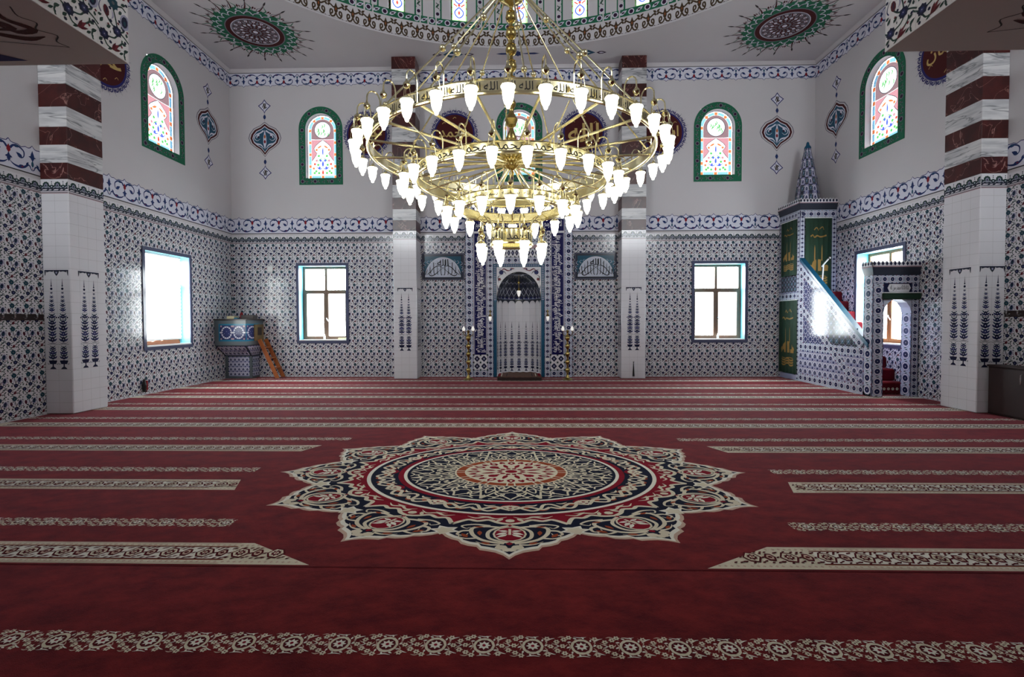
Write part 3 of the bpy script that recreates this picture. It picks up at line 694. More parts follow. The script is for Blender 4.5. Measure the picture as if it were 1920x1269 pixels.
# ------------------------------------------------------------------ windows
wcount = [0]
def wname(): wcount[0] += 1; return 'window_%d' % wcount[0]
def lower_window(O, U, a, b, blind=False, sash='sash_brown', big=False):
    """casement in a turquoise recess; a..b along U from O, outer edges of the tiled surround"""
    U = np.array(U, float); Nn = np.cross(U, (0, 0, 1)); O = np.array(O, float)
    mid = O+U*(a+b)/2+np.array([0, 0, LZ[0]])
    w = thing(wname(), loc=tuple(mid)); struct(w)
    s = plane(O, U, (0, 0, 1)); z0, z1 = LZ
    g = MB(); a2, b2, c2, d2 = a+FR, b-FR, z0+FR, z1-FR
    for (p0, p1, q0, q1) in ((a, b, z0, c2), (a, b, d2, z1), (a, a2, c2, d2), (b2, b, c2, d2)):
        g.prism([(p0, q0), (p1, q0), (p1, q1), (p0, q1)], s, .022, 'g_frame')
    part(g, 'surround', w)
    g = MB(); e = .0
    fr = lambda u, zz, dpt: O+U*u+np.array([0, 0, zz])-Nn*dpt
    for (p, q) in (((a2, c2), (a2, d2)), ((b2, c2), (b2, d2)), ((a2, d2), (b2, d2))):
        g.raw([fr(*p, 0), fr(*q, 0), fr(*q, WT), fr(*p, WT)], [(0, 1, 2, 3)], 'turq_paint')
    part(g, 'reveal', w)
    g = MB(); sv = plane(O-Nn*WT, U, (0, 0, 1))
    g.prism([(a2+.002, c2+.001), (b2-.002, c2+.001), (b2-.002, c2+.03), (a2+.002, c2+.03)], sv, WT+.035, 'sill_white'); part(g, 'sill', w)
    sp = plane(O-Nn*(WT-.05), U, (0, 0, 1)); g = MB(); m = (a2+b2)/2; zt = c2+(d2-c2)*.67; t = .066
    nb = [0]
    def bar(p0, p1, q0, q1, th=.05): nb[0] += 1; g.prism([(p0, q0), (p1, q0), (p1, q1), (p0, q1)], sp, th+.0012*(nb[0] % 8), sash)
    zb = c2+.03
    bar(a2, a2+t, zb, d2); bar(b2-t, b2, zb, d2); bar(a2+t, b2-t, zb, zb+t*.6); bar(a2+t, b2-t, d2-t, d2); bar(m-.035, m+.035, zb, d2); bar(a2+t, b2-t, zt-.03, zt+.03)
    for (x0, x1) in ((a2+t, m-.02), (m+.02, b2-t)):
        y0, y1, r = zb+t*.6, zt-.03, .05
        bar(x0, x0+r, y0, y1, .062); bar(x1-r, x1, y0, y1, .062); bar(x0+r, x1-r, y0, y0+r, .062); bar(x0+r, x1-r, y1-r, y1, .062)
    part(g, 'sash', w)
    for (x0, x1, y0, y1) in ((a2+t+.045, m-.065, zb+.07, zt-.07), (m+.065, b2-t-.045, zb+.07, zt-.07), (a2+t, m-.02, zt+.03, d2-t), (m+.02, b2-t, zt+.03, d2-t)):
        g = MB(); g.prism([(x0, y0), (x1, y0), (x1, y1), (x0, y1)], plane(O-Nn*(WT-.07), U, (0, 0, 1)), .004, 'glass'); part(g, 'pane', w)
    g = MB(); h0 = fr(m+.02, zb+.62, WT-.115); g.tube([h0, h0+Nn*.04, h0+Nn*.045+U*.02+np.array([0, 0, -.04]), h0+Nn*.045+U*.07+np.array([0, 0, -.1])], .012, 'steel', n=6); part(g, 'window_handle', w)
    if blind:
        g = MB(); zz = np.linspace(d2-.04, c2+.16, 46); bb = []
        for i, z in enumerate(zz): bb.append((z, .10+(.022 if i % 2 else 0.)))
        V = [fr(a2+.02, z, dd) for z, dd in bb]+[fr(b2-.16, z, dd) for z, dd in bb]; n = len(bb)
        g.rawn(V, [(i, i+1, n+i+1, n+i) for i in range(n-1)], 'blind_cloth'); 
        bo = part(g, 'pleated_blind', w)
        g = MB(); rb = plane(O-Nn*.13, U, (0, 0, 1)); g.prism([(a2+.02, c2+.13), (b2-.16, c2+.13), (b2-.16, c2+.16), (a2+.02, c2+.16)], rb, .03, 'plastic_white')
        g.prism([(a2+.02, d2-.05), (b2-.16, d2-.05), (b2-.16, d2-.002), (a2+.02, d2-.002)], rb, .05, 'plastic_white'); part(g, 'blind_rail', bo)
    return w
lower_window((XL, YB, 0), (1, 0, 0), LW[0][0]-XL, LW[0][1]-XL)
lower_window((XL, YB, 0), (1, 0, 0), LW[1][0]-XL, LW[1][1]-XL)
lower_window((XL, YR, 0), (0, 1, 0), SIDE_L[0][0]-YR, SIDE_L[0][1]-YR, blind=True)
lower_window((XR, YB, 0), (0, -1, 0), YB-SIDE_R[0][1], YB-SIDE_R[0][0], sash='sash_wood')
for a, b in HID:
    lower_window((XL, YR, 0), (0, 1, 0), a-YR, b-YR); lower_window((XR, YB, 0), (0, -1, 0), YB-b, YB-a)

def arch_pts(hw, z0, z1, n=20, cu=0.):
    """closed outline: bottom-left, bottom-right, then the round head"""
    zs = z1-hw
    return [(cu-hw, z0), (cu+hw, z0)]+[(cu+hw*math.cos(t), zs+hw*math.sin(t)) for t in np.linspace(0, PI, n)]
def ring_between(mb, s, A, B, m, l=0, off=None):
    n = len(A); o = np.zeros(n) if off is None else np.full(n, off)
    PA, PB = s(np.array(A), o+l*EPS), s(np.array(B), o+l*EPS)
    mb.rawn(np.vstack([PA, PB]), [(i, (i+1) % n, n+(i+1) % n, n+i) for i in range(n)], m)
def arch_window(O, U, c, w, z0, z1):
    U = np.array(U, float); Nn = np.cross(U, (0, 0, 1)); O = np.array(O, float)
    W = struct(thing(wname(), loc=tuple(O+U*c+np.array([0, 0, z0])))); s = plane(O+U*c, U, (0, 0, 1)); hw = w/2
    n = 24; A = arch_pts(hw, z0, z1, n); B = arch_pts(hw-BW, z0+BW, z1-BW, n); g = MB(); T = .008
    sT = plane(O+U*c+Nn*T, U, (0, 0, 1))
    ring_between(g, sT, A, B, 'p_green')
    ring_between(g, sT, A, arch_pts(hw-.016, z0+.016, z1-.016, n), 'g_turq' if False else 'p_green', l=1)
    PA = s(np.array(A), np.zeros(len(A))); PT_ = s(np.array(A), np.full(len(A), T)); k = len(A)
    g.rawn(np.vstack([PA, PT_]), [(i, (i+1) % k, k+(i+1) % k, k+i) for i in range(k)], 'p_green')
    # leafy scroll painted on the border
    path = []
    hm_ = hw-BW/2; zs = z1-hw
    for z in np.arange(z0+BW/2, zs, .01): path.append((-hm_, z, 0))
    for t in np.linspace(PI, 0, 90): path.append((hm_*math.cos(t), zs+hm_*math.sin(t), t-PI))
    for z in np.arange(zs, z0+BW/2, -.01): path.append((hm_, z, -PI))
    def deco(path, sp, phase=0):
        d = 0; last = None; cnt = 0
        for p in path:
            if last is not None: d += math.hypot(p[0]-last[0], p[1]-last[1])
            last = p
            if d >= sp or cnt == 0:
                d = 0; x, y = p[0], p[1]; g2 = Mo()
                if cnt % 4 == phase: g2.circ('p_grey', 0, x, y, .058, n=10).flow('p_plum', 1, x, y, .042, 8, .2)
                else:
                    r = cnt*1.7; c_, s_ = math.cos(r), math.sin(r)
                    g2.stroke('p_grey', 0, [(x-.06*c_, y-.06*s_), (x+.02*s_, y), (x+.05*c_, y+.06*s_)], .02, 2, n=3).leaf('p_maroon', 1, x-.02, y-.02, x+.025, y+.02, .018).leaf('p_grey', 0, x+.03*s_, y-.03*c_, x+.07*s_, y-.07*c_, .025)
                g.put(sT, g2, l0=1); cnt += 1
    deco(path, .115); deco([(x, z0+BW/2, 0) for x in np.arange(-hm_+.12, hm_-.1, .01)], .115, 2)
    part(g, 'painted_border', W)
    # plaster reveal
    g = MB(); D = .12; k = len(B)
    P0, P1 = s(np.array(B), np.full(k, T)), s(np.array(B), np.full(k, -D)); g.rawn(np.vstack([P0, P1]), [(i, (i+1) % k, k+(i+1) % k, k+i) for i in range(k)], 'p_white')
    E = arch_pts(hw-BW-RIM, z0+BW+RIM, z1-BW-RIM, n); ring_between(g, plane(O+U*c-Nn*D, U, (0, 0, 1)), B, E, 'p_white')
    E2 = arch_pts(hw-BW-RIM+.24, z0+BW+RIM-.24, z1-BW-RIM+.24, n); P1, P2 = s(np.array(E), np.full(k, -D)), s(np.array(E2), np.full(k, -WT)); g.rawn(np.vstack([P1, P2]), [(i, (i+1) % k, k+(i+1) % k, k+i) for i in range(k)], 'p_white')
    part(g, 'reveal', W)
    # stained glass
    sg = plane(O+U*c-Nn*(D+.02), U, (0, 0, 1)); g = MB(); gw = hw-BW-RIM; gz0, gz1 = z0+BW+RIM, z1-BW-RIM; zs = gz1-gw
    st = .082*2*gw/.81
    Gi = arch_pts(gw-st, gz0+st, gz1-st, n); Go = arch_pts(gw, gz0, gz1, n)
    g.raw(sg(np.array(Go), np.zeros(len(Go))), [tuple(range(len(Go)))], 's_base')
    mo = Mo()
    sq = st*.44; pth = [np.array(p) for p in arch_pts(gw-st*.5, gz0+st*.5, gz1-st*.5, 40)]; pth.append(pth[0]); dens = []
    for p, q_ in zip(pth[:-1], pth[1:]):
        k_ = max(1, int(np.linalg.norm(q_-p)/.004)); dens += [p+(q_-p)*i/k_ for i in range(k_)]
    hgt_ = zs-gz0; spots = [(-gw+st*.5, gz0+st*.5), (0, gz0+st*.5), (gw-st*.5, gz0+st*.5)]+[(s_*(gw-st*.5), gz0+hgt_*f) for s_ in (-1, 1) for f in (.25, .5, .75, 1.)]+[((gw-st*.5)*math.cos(t), zs+(gw-st*.5)*math.sin(t)) for t in (PI*.27, PI*.5, PI*.73)]
    run = []
    def flush(run):
        if len(run) > 4: mo.stroke('s_blue', 1, run[::3]+[run[-1]], st*.8, smooth=False)
    for p in dens:
        if min(math.hypot(p[0]-x, p[1]-y) for x, y in spots) < st*.62: flush(run); run = []
        else: run.append(p)
    flush(run)
    for (x, y) in spots: mo.poly('s_orange', 1, [(x-sq, y-sq), (x+sq, y-sq), (x+sq, y+sq), (x-sq, y+sq)])
    iw = gw-st; rc = iw*.72; yc = zs+.02
    # mauve ground above, pink trellis beside the vase
    yb_ = yc-rc*1.15
    rg = []
    for t in np.linspace(0, 2*PI, 29)[:-1]:
        dx, dy = math.cos(t), math.sin(t); k_ = 9.
        if dx > 1e-6: k_ = min(k_, iw/dx)
        if dx < -1e-6: k_ = min(k_, -iw/dx)
        if dy < -1e-6: k_ = min(k_, (yc-yb_)/-dy)
        while yc+k_*dy > zs and math.hypot(k_*dx, yc+k_*dy-zs) > iw+1e-4: k_ *= .995
        rg.append(((rc*dx, yc+rc*dy), (k_*dx, yc+k_*dy)))
    for i in range(28):
        a_, b_ = rg[i], rg[(i+1) % 28]; mo.poly('s_mauve', 1, [a_[0], a_[1], b_[1], b_[0]])
    vz0, vz1 = gz0+st, yc-rc*1.2; H = vz1-vz0
    vase = [(0, H), (.30, H*.93), (.62, H*.84), (.78, H*.76), (.70, H*.69), (.52, H*.62), (.62, H*.56), (.86, H*.45), (1., H*.40), (1., 0)]
    R_ = [(x*iw, vz0+y) for x, y in vase]
    rp = [(iw, vz1), (0, vz1)]+R_[1:-1]
    for i in range(len(R_)-2):
        a_, b_ = R_[i], R_[i+1]
        for s_ in (-1, 1): mo.poly('s_pink', 1, [(s_*a_[0], a_[1]), (s_*b_[0], b_[1]), (s_*iw, b_[1]), (s_*iw, a_[1])])
    for s_ in (-1, 1):
        mo.stroke('s_grey', 2, [(s_*x, y) for x, y in R_[:-1]], .012, smooth=False)
        for (x, y, m_) in ((.55, .72, 's_orange'), (.36, .55, 's_green'), (.72, .32, 's_red'), (.42, .3, 's_green'), (.82, .2, 's_orange'), (.3, .22, 's_ultra'), (.6, .12, 's_green'), (.75, .07, 's_green'), (.35, .07, 's_green'), (.2, .42, 's_ultra'), (.55, .42, 's_pink')):
            mo.flow(m_, 2, s_*x*iw, vz0+y*H, .04, 5, .35)
        mo.stroke('s_ultra', 2, [(0, vz0+H*.22), (s_*iw*.3, vz0+H*.18), (s_*iw*.6, vz0+H*.26)], .025, 2).stroke('s_green', 2, [(0, vz0+H*.5), (s_*iw*.3, vz0+H*.44), (s_*iw*.4, vz0+H*.38)], .02, 2).leaf('s_orange', 2, s_*.03, vz0+H*.84, s_*iw*.5, vz0+H*.76, .05)
    mo.leaf('s_ultra', 2, 0, vz0+H*.56, 0, vz0+H*.8, .04).leaf('s_ultra', 2, 0, vz0+H*.24, 0, vz0+H*.42, .06).leaf('s_red', 2, 0, vz0+.02, 0, vz0+H*.16, .06)
    # round light with green writing inside a lead ring
    for i in range(11):
        x = (random.random()-.5)*rc*1.3; y = yc+(random.random()-.5)*rc*1.2; mo.stroke('s_green', 2, [(x, y+.06), (x+.025, y), (x-.02, y-.06)], .024, 2, n=3)
    mo.stroke('s_grey', 3, [(rc*math.cos(t), yc+rc*math.sin(t)) for t in np.linspace(0, 2*PI, 30)], .014, smooth=False)
    g.put(sg, mo, l0=1)
    go = part(g, 'stained_glass', W)
    # the round light sits in a lead ring, in front of the mauve ground
    return W
AWIN = []
for c, w, a, b in AW: arch_window((XL, YB, 0), (1, 0, 0), c-XL, w, a, b)
arch_window((XL, YR, 0), (0, 1, 0), 11.16-YR, 1.36, 5.42, 7.68)
arch_window((XR, YB, 0), (0, -1, 0), YB-11.29, 1.38, 5.44, 7.66)
# unseen windows added high in the rear wall to brighten the niche wall
for h in ADDED_WIN:
    W = struct(thing(wname(), loc=(XR-(h[0]+h[1])/2, YR, h[2]))); g = MB(); t = .07
    for (p0, p1, q0, q1) in ((h[0], h[1], h[2], h[2]+t), (h[0], h[1], h[3]-t, h[3]), (h[0], h[0]+t, h[2]+t, h[3]-t), (h[1]-t, h[1], h[2]+t, h[3]-t), ((h[0]+h[1])/2-.03, (h[0]+h[1])/2+.03, h[2]+t, h[3]-t)):
        g.prism([(p0, q0), (p1, q0), (p1, q1), (p0, q1)], plane((XR, YR-.2, 0), (-1, 0, 0), (0, 0, 1)), .06, 'sash_brown')
    part(g, 'sash', W)
    g = MB(); pr_ = lambda u, z, d: (XR-u, YR-d, z)
    for (a, b) in (((h[0], h[2]), (h[1], h[2])), ((h[1], h[2]), (h[1], h[3])), ((h[1], h[3]), (h[0], h[3])), ((h[0], h[3]), (h[0], h[2]))): g.raw([pr_(*a, 0), pr_(*b, 0), pr_(*b, WT), pr_(*a, WT)], [(0, 1, 2, 3)], 'p_white')
    part(g, 'reveal', W); g = MB(); g.rect(plane((XR, YR-.22, 0), (-1, 0, 0), (0, 0, 1)), *h, 'glass'); part(g, 'pane', W)
for d in DWN:
    c = u_of(d+ang0); a = c/DR
    W = struct(thing(wname(), loc=(DC[0]+DR*math.sin(a), DC[1]+DR*math.cos(a), DZ0)))
    g = MB(); gs = cyl(DC[0], DC[1], DR+.06)
    u0, u1 = c-dw/2, c+dw/2; b_ = .055
    for (p0, p1, q0, q1) in ((u0, u1, DZ0, DZ0+b_), (u0, u1, DZ1-b_, DZ1), (u0, u0+b_, DZ0+b_, DZ1-b_), (u1-b_, u1, DZ0+b_, DZ1-b_)): g.rect(gs, p0, p1, q0, q1, 's_lime', 2)
    g.rect(gs, u0, u1, DZ0, DZ1, 's_pale')
    mo = Mo()
    for z in np.arange(DZ0+.03, DZ1, .165):
        for u in (u0+.02, c, u1-.02) if z < DZ0+.05 else (u0+.02, u1-.02): mo.flow('s_red', 2, u, z, .026, 4, .3)
    for z in (DZ0+.24, DZ0+.6, DZ0+.94):
        mo.stroke('s_ultra', 2, [(c, z+.14), (c+.1, z+.04), (c+.1, z-.05), (c+.03, z-.12), (c-.03, z-.12), (c-.1, z-.05), (c-.1, z+.04), (c, z+.14)], .03, n=3).leaf('s_red', 3, c, z-.06, c, z+.06, .06).leaf('s_red', 3, c, z+.15, c, z+.24, .07)
        for s_ in (-1, 1): mo.stroke('s_red', 2, [(c+s_*.05, z+.16), (c+s_*.14, z+.22)], .03, smooth=False)
    g.put(gs, mo, l0=2); part(g, 'stained_glass', W)
    g = MB()
    for (p, q) in (((u0, DZ0), (u0, DZ1)), ((u1, DZ0), (u1, DZ1)), ((u0, DZ0), (u1, DZ0)), ((u0, DZ1), (u1, DZ1))):
        uv = np.array([p, q]); i0, i1 = dsurf(uv, np.zeros(2)), dsurf(uv, np.full(2, -.3)); g.raw(np.vstack([i0, i1]), [(0, 1, 3, 2)], 'p_white')
    part(g, 'reveal', W)

# ------------------------------------------------------------------ pillars
MARB = [4.03, 4.315, 4.62, 4.925, 5.265, 5.65, 6.03, 6.42, 6.82, 7.2, 7.6, 7.95, 8.37, 8.7]
def pillar(x0, x1, y0, y1, faces, label):
    """faces: list of (O, U, width) for the sides that carry tiles"""
    p = thing('pillar', label, 'pillar', ((x0+x1)/2, (y0+y1)/2, 0))
    g = MB(); g.bbox(x0, x1, y0, y1, 0, Z_CR+.02, 'g_white', b=.012)
    for (O, U, w) in faces:
        s = plane(O, U, (0, 0, 1))
        nx = max(2, round(w/.2))
        for i in range(1, nx): g.rect(s, i*w/nx-.0015, i*w/nx+.0015, 0, Z_T1-.02, 'g_grout', 1)
        for j in range(1, 20): g.rect(s, 0, w, j*.193-.0018, j*.193+.0018, 'g_grout', 1)
        crestband(g, s, .005, w-.005, Z_T1-.01, Z_CR-Z_T1+.02)
        for dx in (-.097, .097): g.put(s, cyp, w/2+dx, .775, .0019, .0019)
        g.put(s, swag, w/2, 2.38, .0021, .0021)
    part(g, 'tiled_shaft', p)
    g = MB()
    for i in range(len(MARB)-1): g.bbox(x0, x1, y0, y1, MARB[i]+(.012 if i == 0 else 0), MARB[i+1]-(.002 if i == 12 else 0), 'm_brown' if i % 2 == 0 else 'm_white', b=.004)
    part(g, 'marble_bands', p)
    return p
pillar(-3.42, -2.78, 13.17, 13.746, [((-3.42, 13.17, 0), (1, 0, 0), .64), ((-2.78, 13.17, 0), (0, 1, 0), .576)], 'tiled pillar with marble bands left of the niche on the back wall')
pillar(2.79, 3.45, 13.29, 13.746, [((2.79, 13.29, 0), (1, 0, 0), .66), ((2.79, 13.746, 0), (0, -1, 0), .456)], 'tiled pillar with marble bands right of the niche, dark tool hanging near its foot')
pillar(-8.196, -7.71, 8.19, 8.90, [((-8.196, 8.19, 0), (1, 0, 0), .486), ((-7.71, 8.19, 0), (0, 1, 0), .71)], 'big tiled pillar with brown and white marble bands on the left wall')
pillar(7.76, 8.196, 8.39, 9.10, [((7.76, 8.39, 0), (1, 0, 0), .436), ((7.76, 9.10, 0), (0, -1, 0), .71)], 'big tiled pillar with brown and white marble bands on the right wall by the cabinet')

# ------------------------------------------------------------------ calligraphy roundels
def roundel(O, U, c, z, word, label, sc_w=1.):
    U = np.array(U, float); O = np.array(O, float); Nn = np.cross(U, (0, 0, 1)); R = .575
    base = O+U*c+np.array([0, 0, z])+Nn*.002; s = plane(base, U, (0, 0, 1)); g = MB()
    n = 48; circ = lambda r: [(r*math.cos(2*PI*i/n), r*math.sin(2*PI*i/n)) for i in range(n)]
    g.prism(circ(R), s, .012, 'p_maroon')
    mo = Mo(); mo.circ('p_violet', 0, 0, 0, R, n=n).circ('p_maroon', 1, 0, 0, R*.92, n=n)
    k = 26
    for i in range(k):
        t = Mo(); t.stroke('p_violet', 0, [(-.06, 0), (-.058, .05), (-.02, .075), (.02, .05), (.0, .03), (-.02, .04)], .02, 0, n=3).leaf('p_violet', 0, .045, -.01, .045, .11, .03).stroke('p_grey', 0, [(.045, .11), (.045, .15)], .006, smooth=False)
        a = 2*PI*i/k; t2 = Mo().add(t, 0, R); mo.add(t2, rot=a)
    w = lettering(word, 'p_gold', 3, bold=.012); sc = min(.86/w.size[0], .62/w.size[1])*sc_w
    mo.add(w, 0, 0, sc)
    for (x, y) in ((-.3, .3), (.32, .28), (-.34, -.2), (.3, -.3), (0, .44), (.02, -.44)): mo.stroke('p_gold', 3, [(x-.04, y-.03), (x+.01, y+.02), (x+.05, y-.01)], .012, n=3)
    g.put(plane(base+Nn*.0125, U, (0, 0, 1)), mo, l0=1)
    o = g.build('calligraphy_roundel', loc=tuple(base)); tag(o, label, 'roundel', 'maroon calligraphy roundels high on the walls'); return o
BW_ = ((XL, YB, 0), (1, 0, 0))
roundel(*BW_, -4.28-XL, 6.84, 'عمر', 'maroon roundel with gold script on the back wall, farthest left, half behind the pillar')
roundel(*BW_, -1.80-XL, 6.84, 'محمد', 'maroon roundel with gold script on the back wall, just left of the middle arched window')
roundel(*BW_, 1.82-XL, 6.83, 'الله', 'maroon roundel with gold script on the back wall, just right of the middle arched window')
roundel(*BW_, 4.02-XL, 6.80, 'ابوبكر', 'maroon roundel with gold script on the back wall, right of the right niche pillar')
roundel((XL, YR, 0), (0, 1, 0), 9.52-YR, 6.84, 'على', 'maroon roundel with gold script on the left wall above the big pillar')
roundel((XR, YB, 0), (0, -1, 0), YB-9.62, 6.80, 'عثمان', 'maroon roundel with gold script on the right wall beside the arched window')

# ------------------------------------------------------------------ lunette tile panels beside the niche
def lunette(x0, x1, z0, z1, words, label, var):
    s = plane((x0, YB-.007, z0), (1, 0, 0), (0, 0, 1)); w, h = x1-x0, z1-z0; g = MB()
    g.prism([(0, 0), (w, 0), (w, h), (0, h)], s, .02, 'g_slate'); s = plane((x0, YB-.0275, z0), (1, 0, 0), (0, 0, 1))
    b = .085
    for i in range(int(w/.035)): g.rect(s, i*.035+.008, i*.035+.026, .02, .03, 'g_lilac', 1); g.rect(s, i*.035+.008, i*.035+.026, h-.03, h-.02, 'g_lilac', 1)
    for i in range(int(h/.035)): g.rect(s, .02, .03, i*.035+.008, i*.035+.026, 'g_lilac', 1); g.rect(s, w-.03, w-.02, i*.035+.008, i*.035+.026, 'g_lilac', 1)
    g.rect(s, b, w-b, b, h-b, 'g_sea', 1)
    mo = Mo(); cx = w/2; R = w/2-b-.015; hh_ = h-2*b-.03; n = 30
    pts = [(cx+R*math.cos(t), b+hh_*math.sin(t)) for t in np.linspace(0, PI, n)]; mo.poly('g_pale', 2, pts).stroke('g_white', 3, pts, .012, smooth=False)
    for s_ in (-1, 1):
        for (px, py, r) in ((.44, .52, .06), (.36, .56, .05), (.47, .36, .045), (.28, .60, .04), (.485, .24, .035)):
            x = cx+s_*px*w*.93; y = b+py*h
            mo.stroke('g_pale', 2, [(x, y-r), (x+s_*r, y-.3*r), (x+s_*.4*r, y+.7*r), (x-s_*.6*r, y+.3*r)], .014, 1).leaf('g_turq', 2, x-r*.6, y, x+r*.6, y+r*.8, r*.5)
    # interlaced tall letters with mirrored sweeps
    for s_ in (-1, 1):
        for k in range(var):
            u = .05+.07*k if var > 5 else .05+.085*k; x = cx+s_*u*w; top = b+hh_*math.sqrt(max(.05, 1-(u*w/R)**2))*.88
            mo.stroke('g_black', 4, [(x, top), (x-s_*.006, b+.14*h+.02*k), (x-s_*.04, b+.08*h)], .02, 2 if k % 2 else 0)
        mo.stroke('g_black', 4, [(cx+s_*.02*w, b+.34*h), (cx+s_*.14*w, b+.16*h), (cx+s_*.26*w, b+.05*h), (cx+s_*.33*w, b+.12*h), (cx+s_*.25*w, b+.24*h)], .024, 2)
        mo.stroke('g_black', 4, [(cx-s_*.06*w, b+.26*h), (cx+s_*.08*w, b+.42*h), (cx+s_*.2*w, b+.36*h), (cx+s_*.3*w, b+.2*h), (cx+s_*.4*w, b+.06*h)], .022, 2)
        mo.stroke('g_black', 4, [(cx+s_*.36*w, b+.3*h), (cx+s_*.39*w, b+.18*h), (cx+s_*.43*w, b+.05*h)], .018, 2)
        for (px, py) in ((.1, .3), (.2, .12), (.3, .34), (.17, .5), (.38, .12)): mo.poly('g_black', 4, [(cx+s_*px*w, b+py*h+.012), (cx+s_*px*w+.012, b+py*h), (cx+s_*px*w, b+py*h-.012), (cx+s_*px*w-.012, b+py*h)])
    L_ = lettering(words, 'g_black', 5, bold=.01); k = .19/L_.size[1]; mo.add(L_, cx, b+hh_*.74, k)
    g.put(s, mo, l0=1)
    o = g.build('calligraphy_plaque', loc=((x0+x1)/2, YB-.01, (z0+z1)/2)); return tag(o, label, 'plaque', 'blue tile panels with half-round script')
lunette(-2.745, -1.545, 2.735, 3.49, 'الله', 'blue tile panel with half-round black script left of the niche', 4)
lunette(1.565, 2.75, 2.73, 3.49, 'الله', 'blue tile panel with half-round black script right of the niche', 6)

# ------------------------------------------------------------------ prayer niche
YM = 13.60
m_ = thing('prayer_niche', 'tall blue and white tiled prayer niche with arched recess in the back wall', 'prayer niche', (0, YM, 0))
s = plane((0, YM, 0), (1, 0, 0), (0, 0, 1)); ZM = 4.9; NWd = .62; SPR = 2.2; RISE = .75
def niche_top(x): return SPR+RISE*math.sqrt(max(0., 1-(x/NWd)**2))
g = MB()
g.holed(s, -1.5, 1.5, 0, ZM, [(-NWd, NWd, 0, SPR+RISE)], 'g_white')
xs = [NWd*math.sin(t) for t in np.linspace(-PI/2, PI/2, 33)]; xs0 = list(xs)
for a, b in zip(xs[:-1], xs[1:]): g.raw(s(np.array([(a, niche_top(a)), (b, niche_top(b)), (b, SPR+RISE), (a, SPR+RISE)]), np.zeros(4)), [(0, 1, 2, 3)], 'g_white')
for sx in (-1.5, 1.5): g.raw([(sx, YM, 0), (sx, YB-.006, 0), (sx, YB-.006, ZM), (sx, YM, ZM)], [(0, 1, 2, 3)], 'g_lilac')
g.raw([(-1.5, YM, ZM), (1.5, YM, ZM), (1.5, YB-.006, ZM), (-1.5, YB-.006, ZM)], [(0, 1, 2, 3)], 'g_lilac')
for sx in (-1, 1):
    a, b = sorted((sx*1.5, sx*1.275)); rosestrip(g, s, a, b, 0, ZM)
    a, b = sorted((sx*.885, sx*.715)); rosestrip(g, s, a, b, .0, 3.36)
    a, b = sorted((sx*1.275, sx*.885)); rosestrip(g, s, a+.0, b, 0, .2, vertical=False)
    g.rect(s, a, b, .2, .62, 'g_white', 1)
    for i in range(2):
        for j in range(2): g.put(s, diam, a+i*.195, .2+j*.21, .00195, .0021, l0=2)
rosestrip(g, s, -.715, .715, 3.18, 3.36, vertical=False)
for i in range(16): g.put(s, diam, -.885+i*.1106, 3.37, .001106, .0021, l0=1)
g.rect(s, -.885, .885, 3.59, 3.70, 'g_pink', 1)
g.rect(s, -.885, .885, 3.71, 3.93, 'g_pale', 1); g.rect(s, -.885, .885, 3.93, 3.95, 'g_blue', 2)
tx = lettering('كلما دخل عليها زكريا المحراب', 'g_navy', 2, bold=.01); k = min(1.6/tx.size[0], .19/tx.size[1]); g.put(s, tx, 0, 3.82, 1.6/tx.size[0], .17/tx.size[1])
for i in range(16):
    for z in (3.96, 4.44): g.put(s, star, -.885+i*.1106, z, .001106, .0011, l0=1)
for sx in (-1, 1):
    for j in range(11): g.put(s, diam, -.885 if sx < 0 else .775, 3.37+j*.1, .0011, .001, l0=6)
# frame of blue chain round the arch
for (a, b, c, d) in ((-.715, -.62, 0, 3.17), (.62, .715, 0, 3.17), (-.62, .62, 3.08, 3.17)):
    g.rect(s, a, b, c, d, 'g_sea', 2)
    if d-c > b-a:
        for i in range(int((d-c)/.05)): g.rect(s, (a+b)/2-.03, (a+b)/2+.03, c+i*.05+.012, c+i*.05+.036, 'g_lilac', 3)
    else:
        for i in range(int((b-a)/.05)): g.rect(s, a+i*.05+.012, a+i*.05+.036, (c+d)/2-.03, (c+d)/2+.03, 'g_lilac', 3)
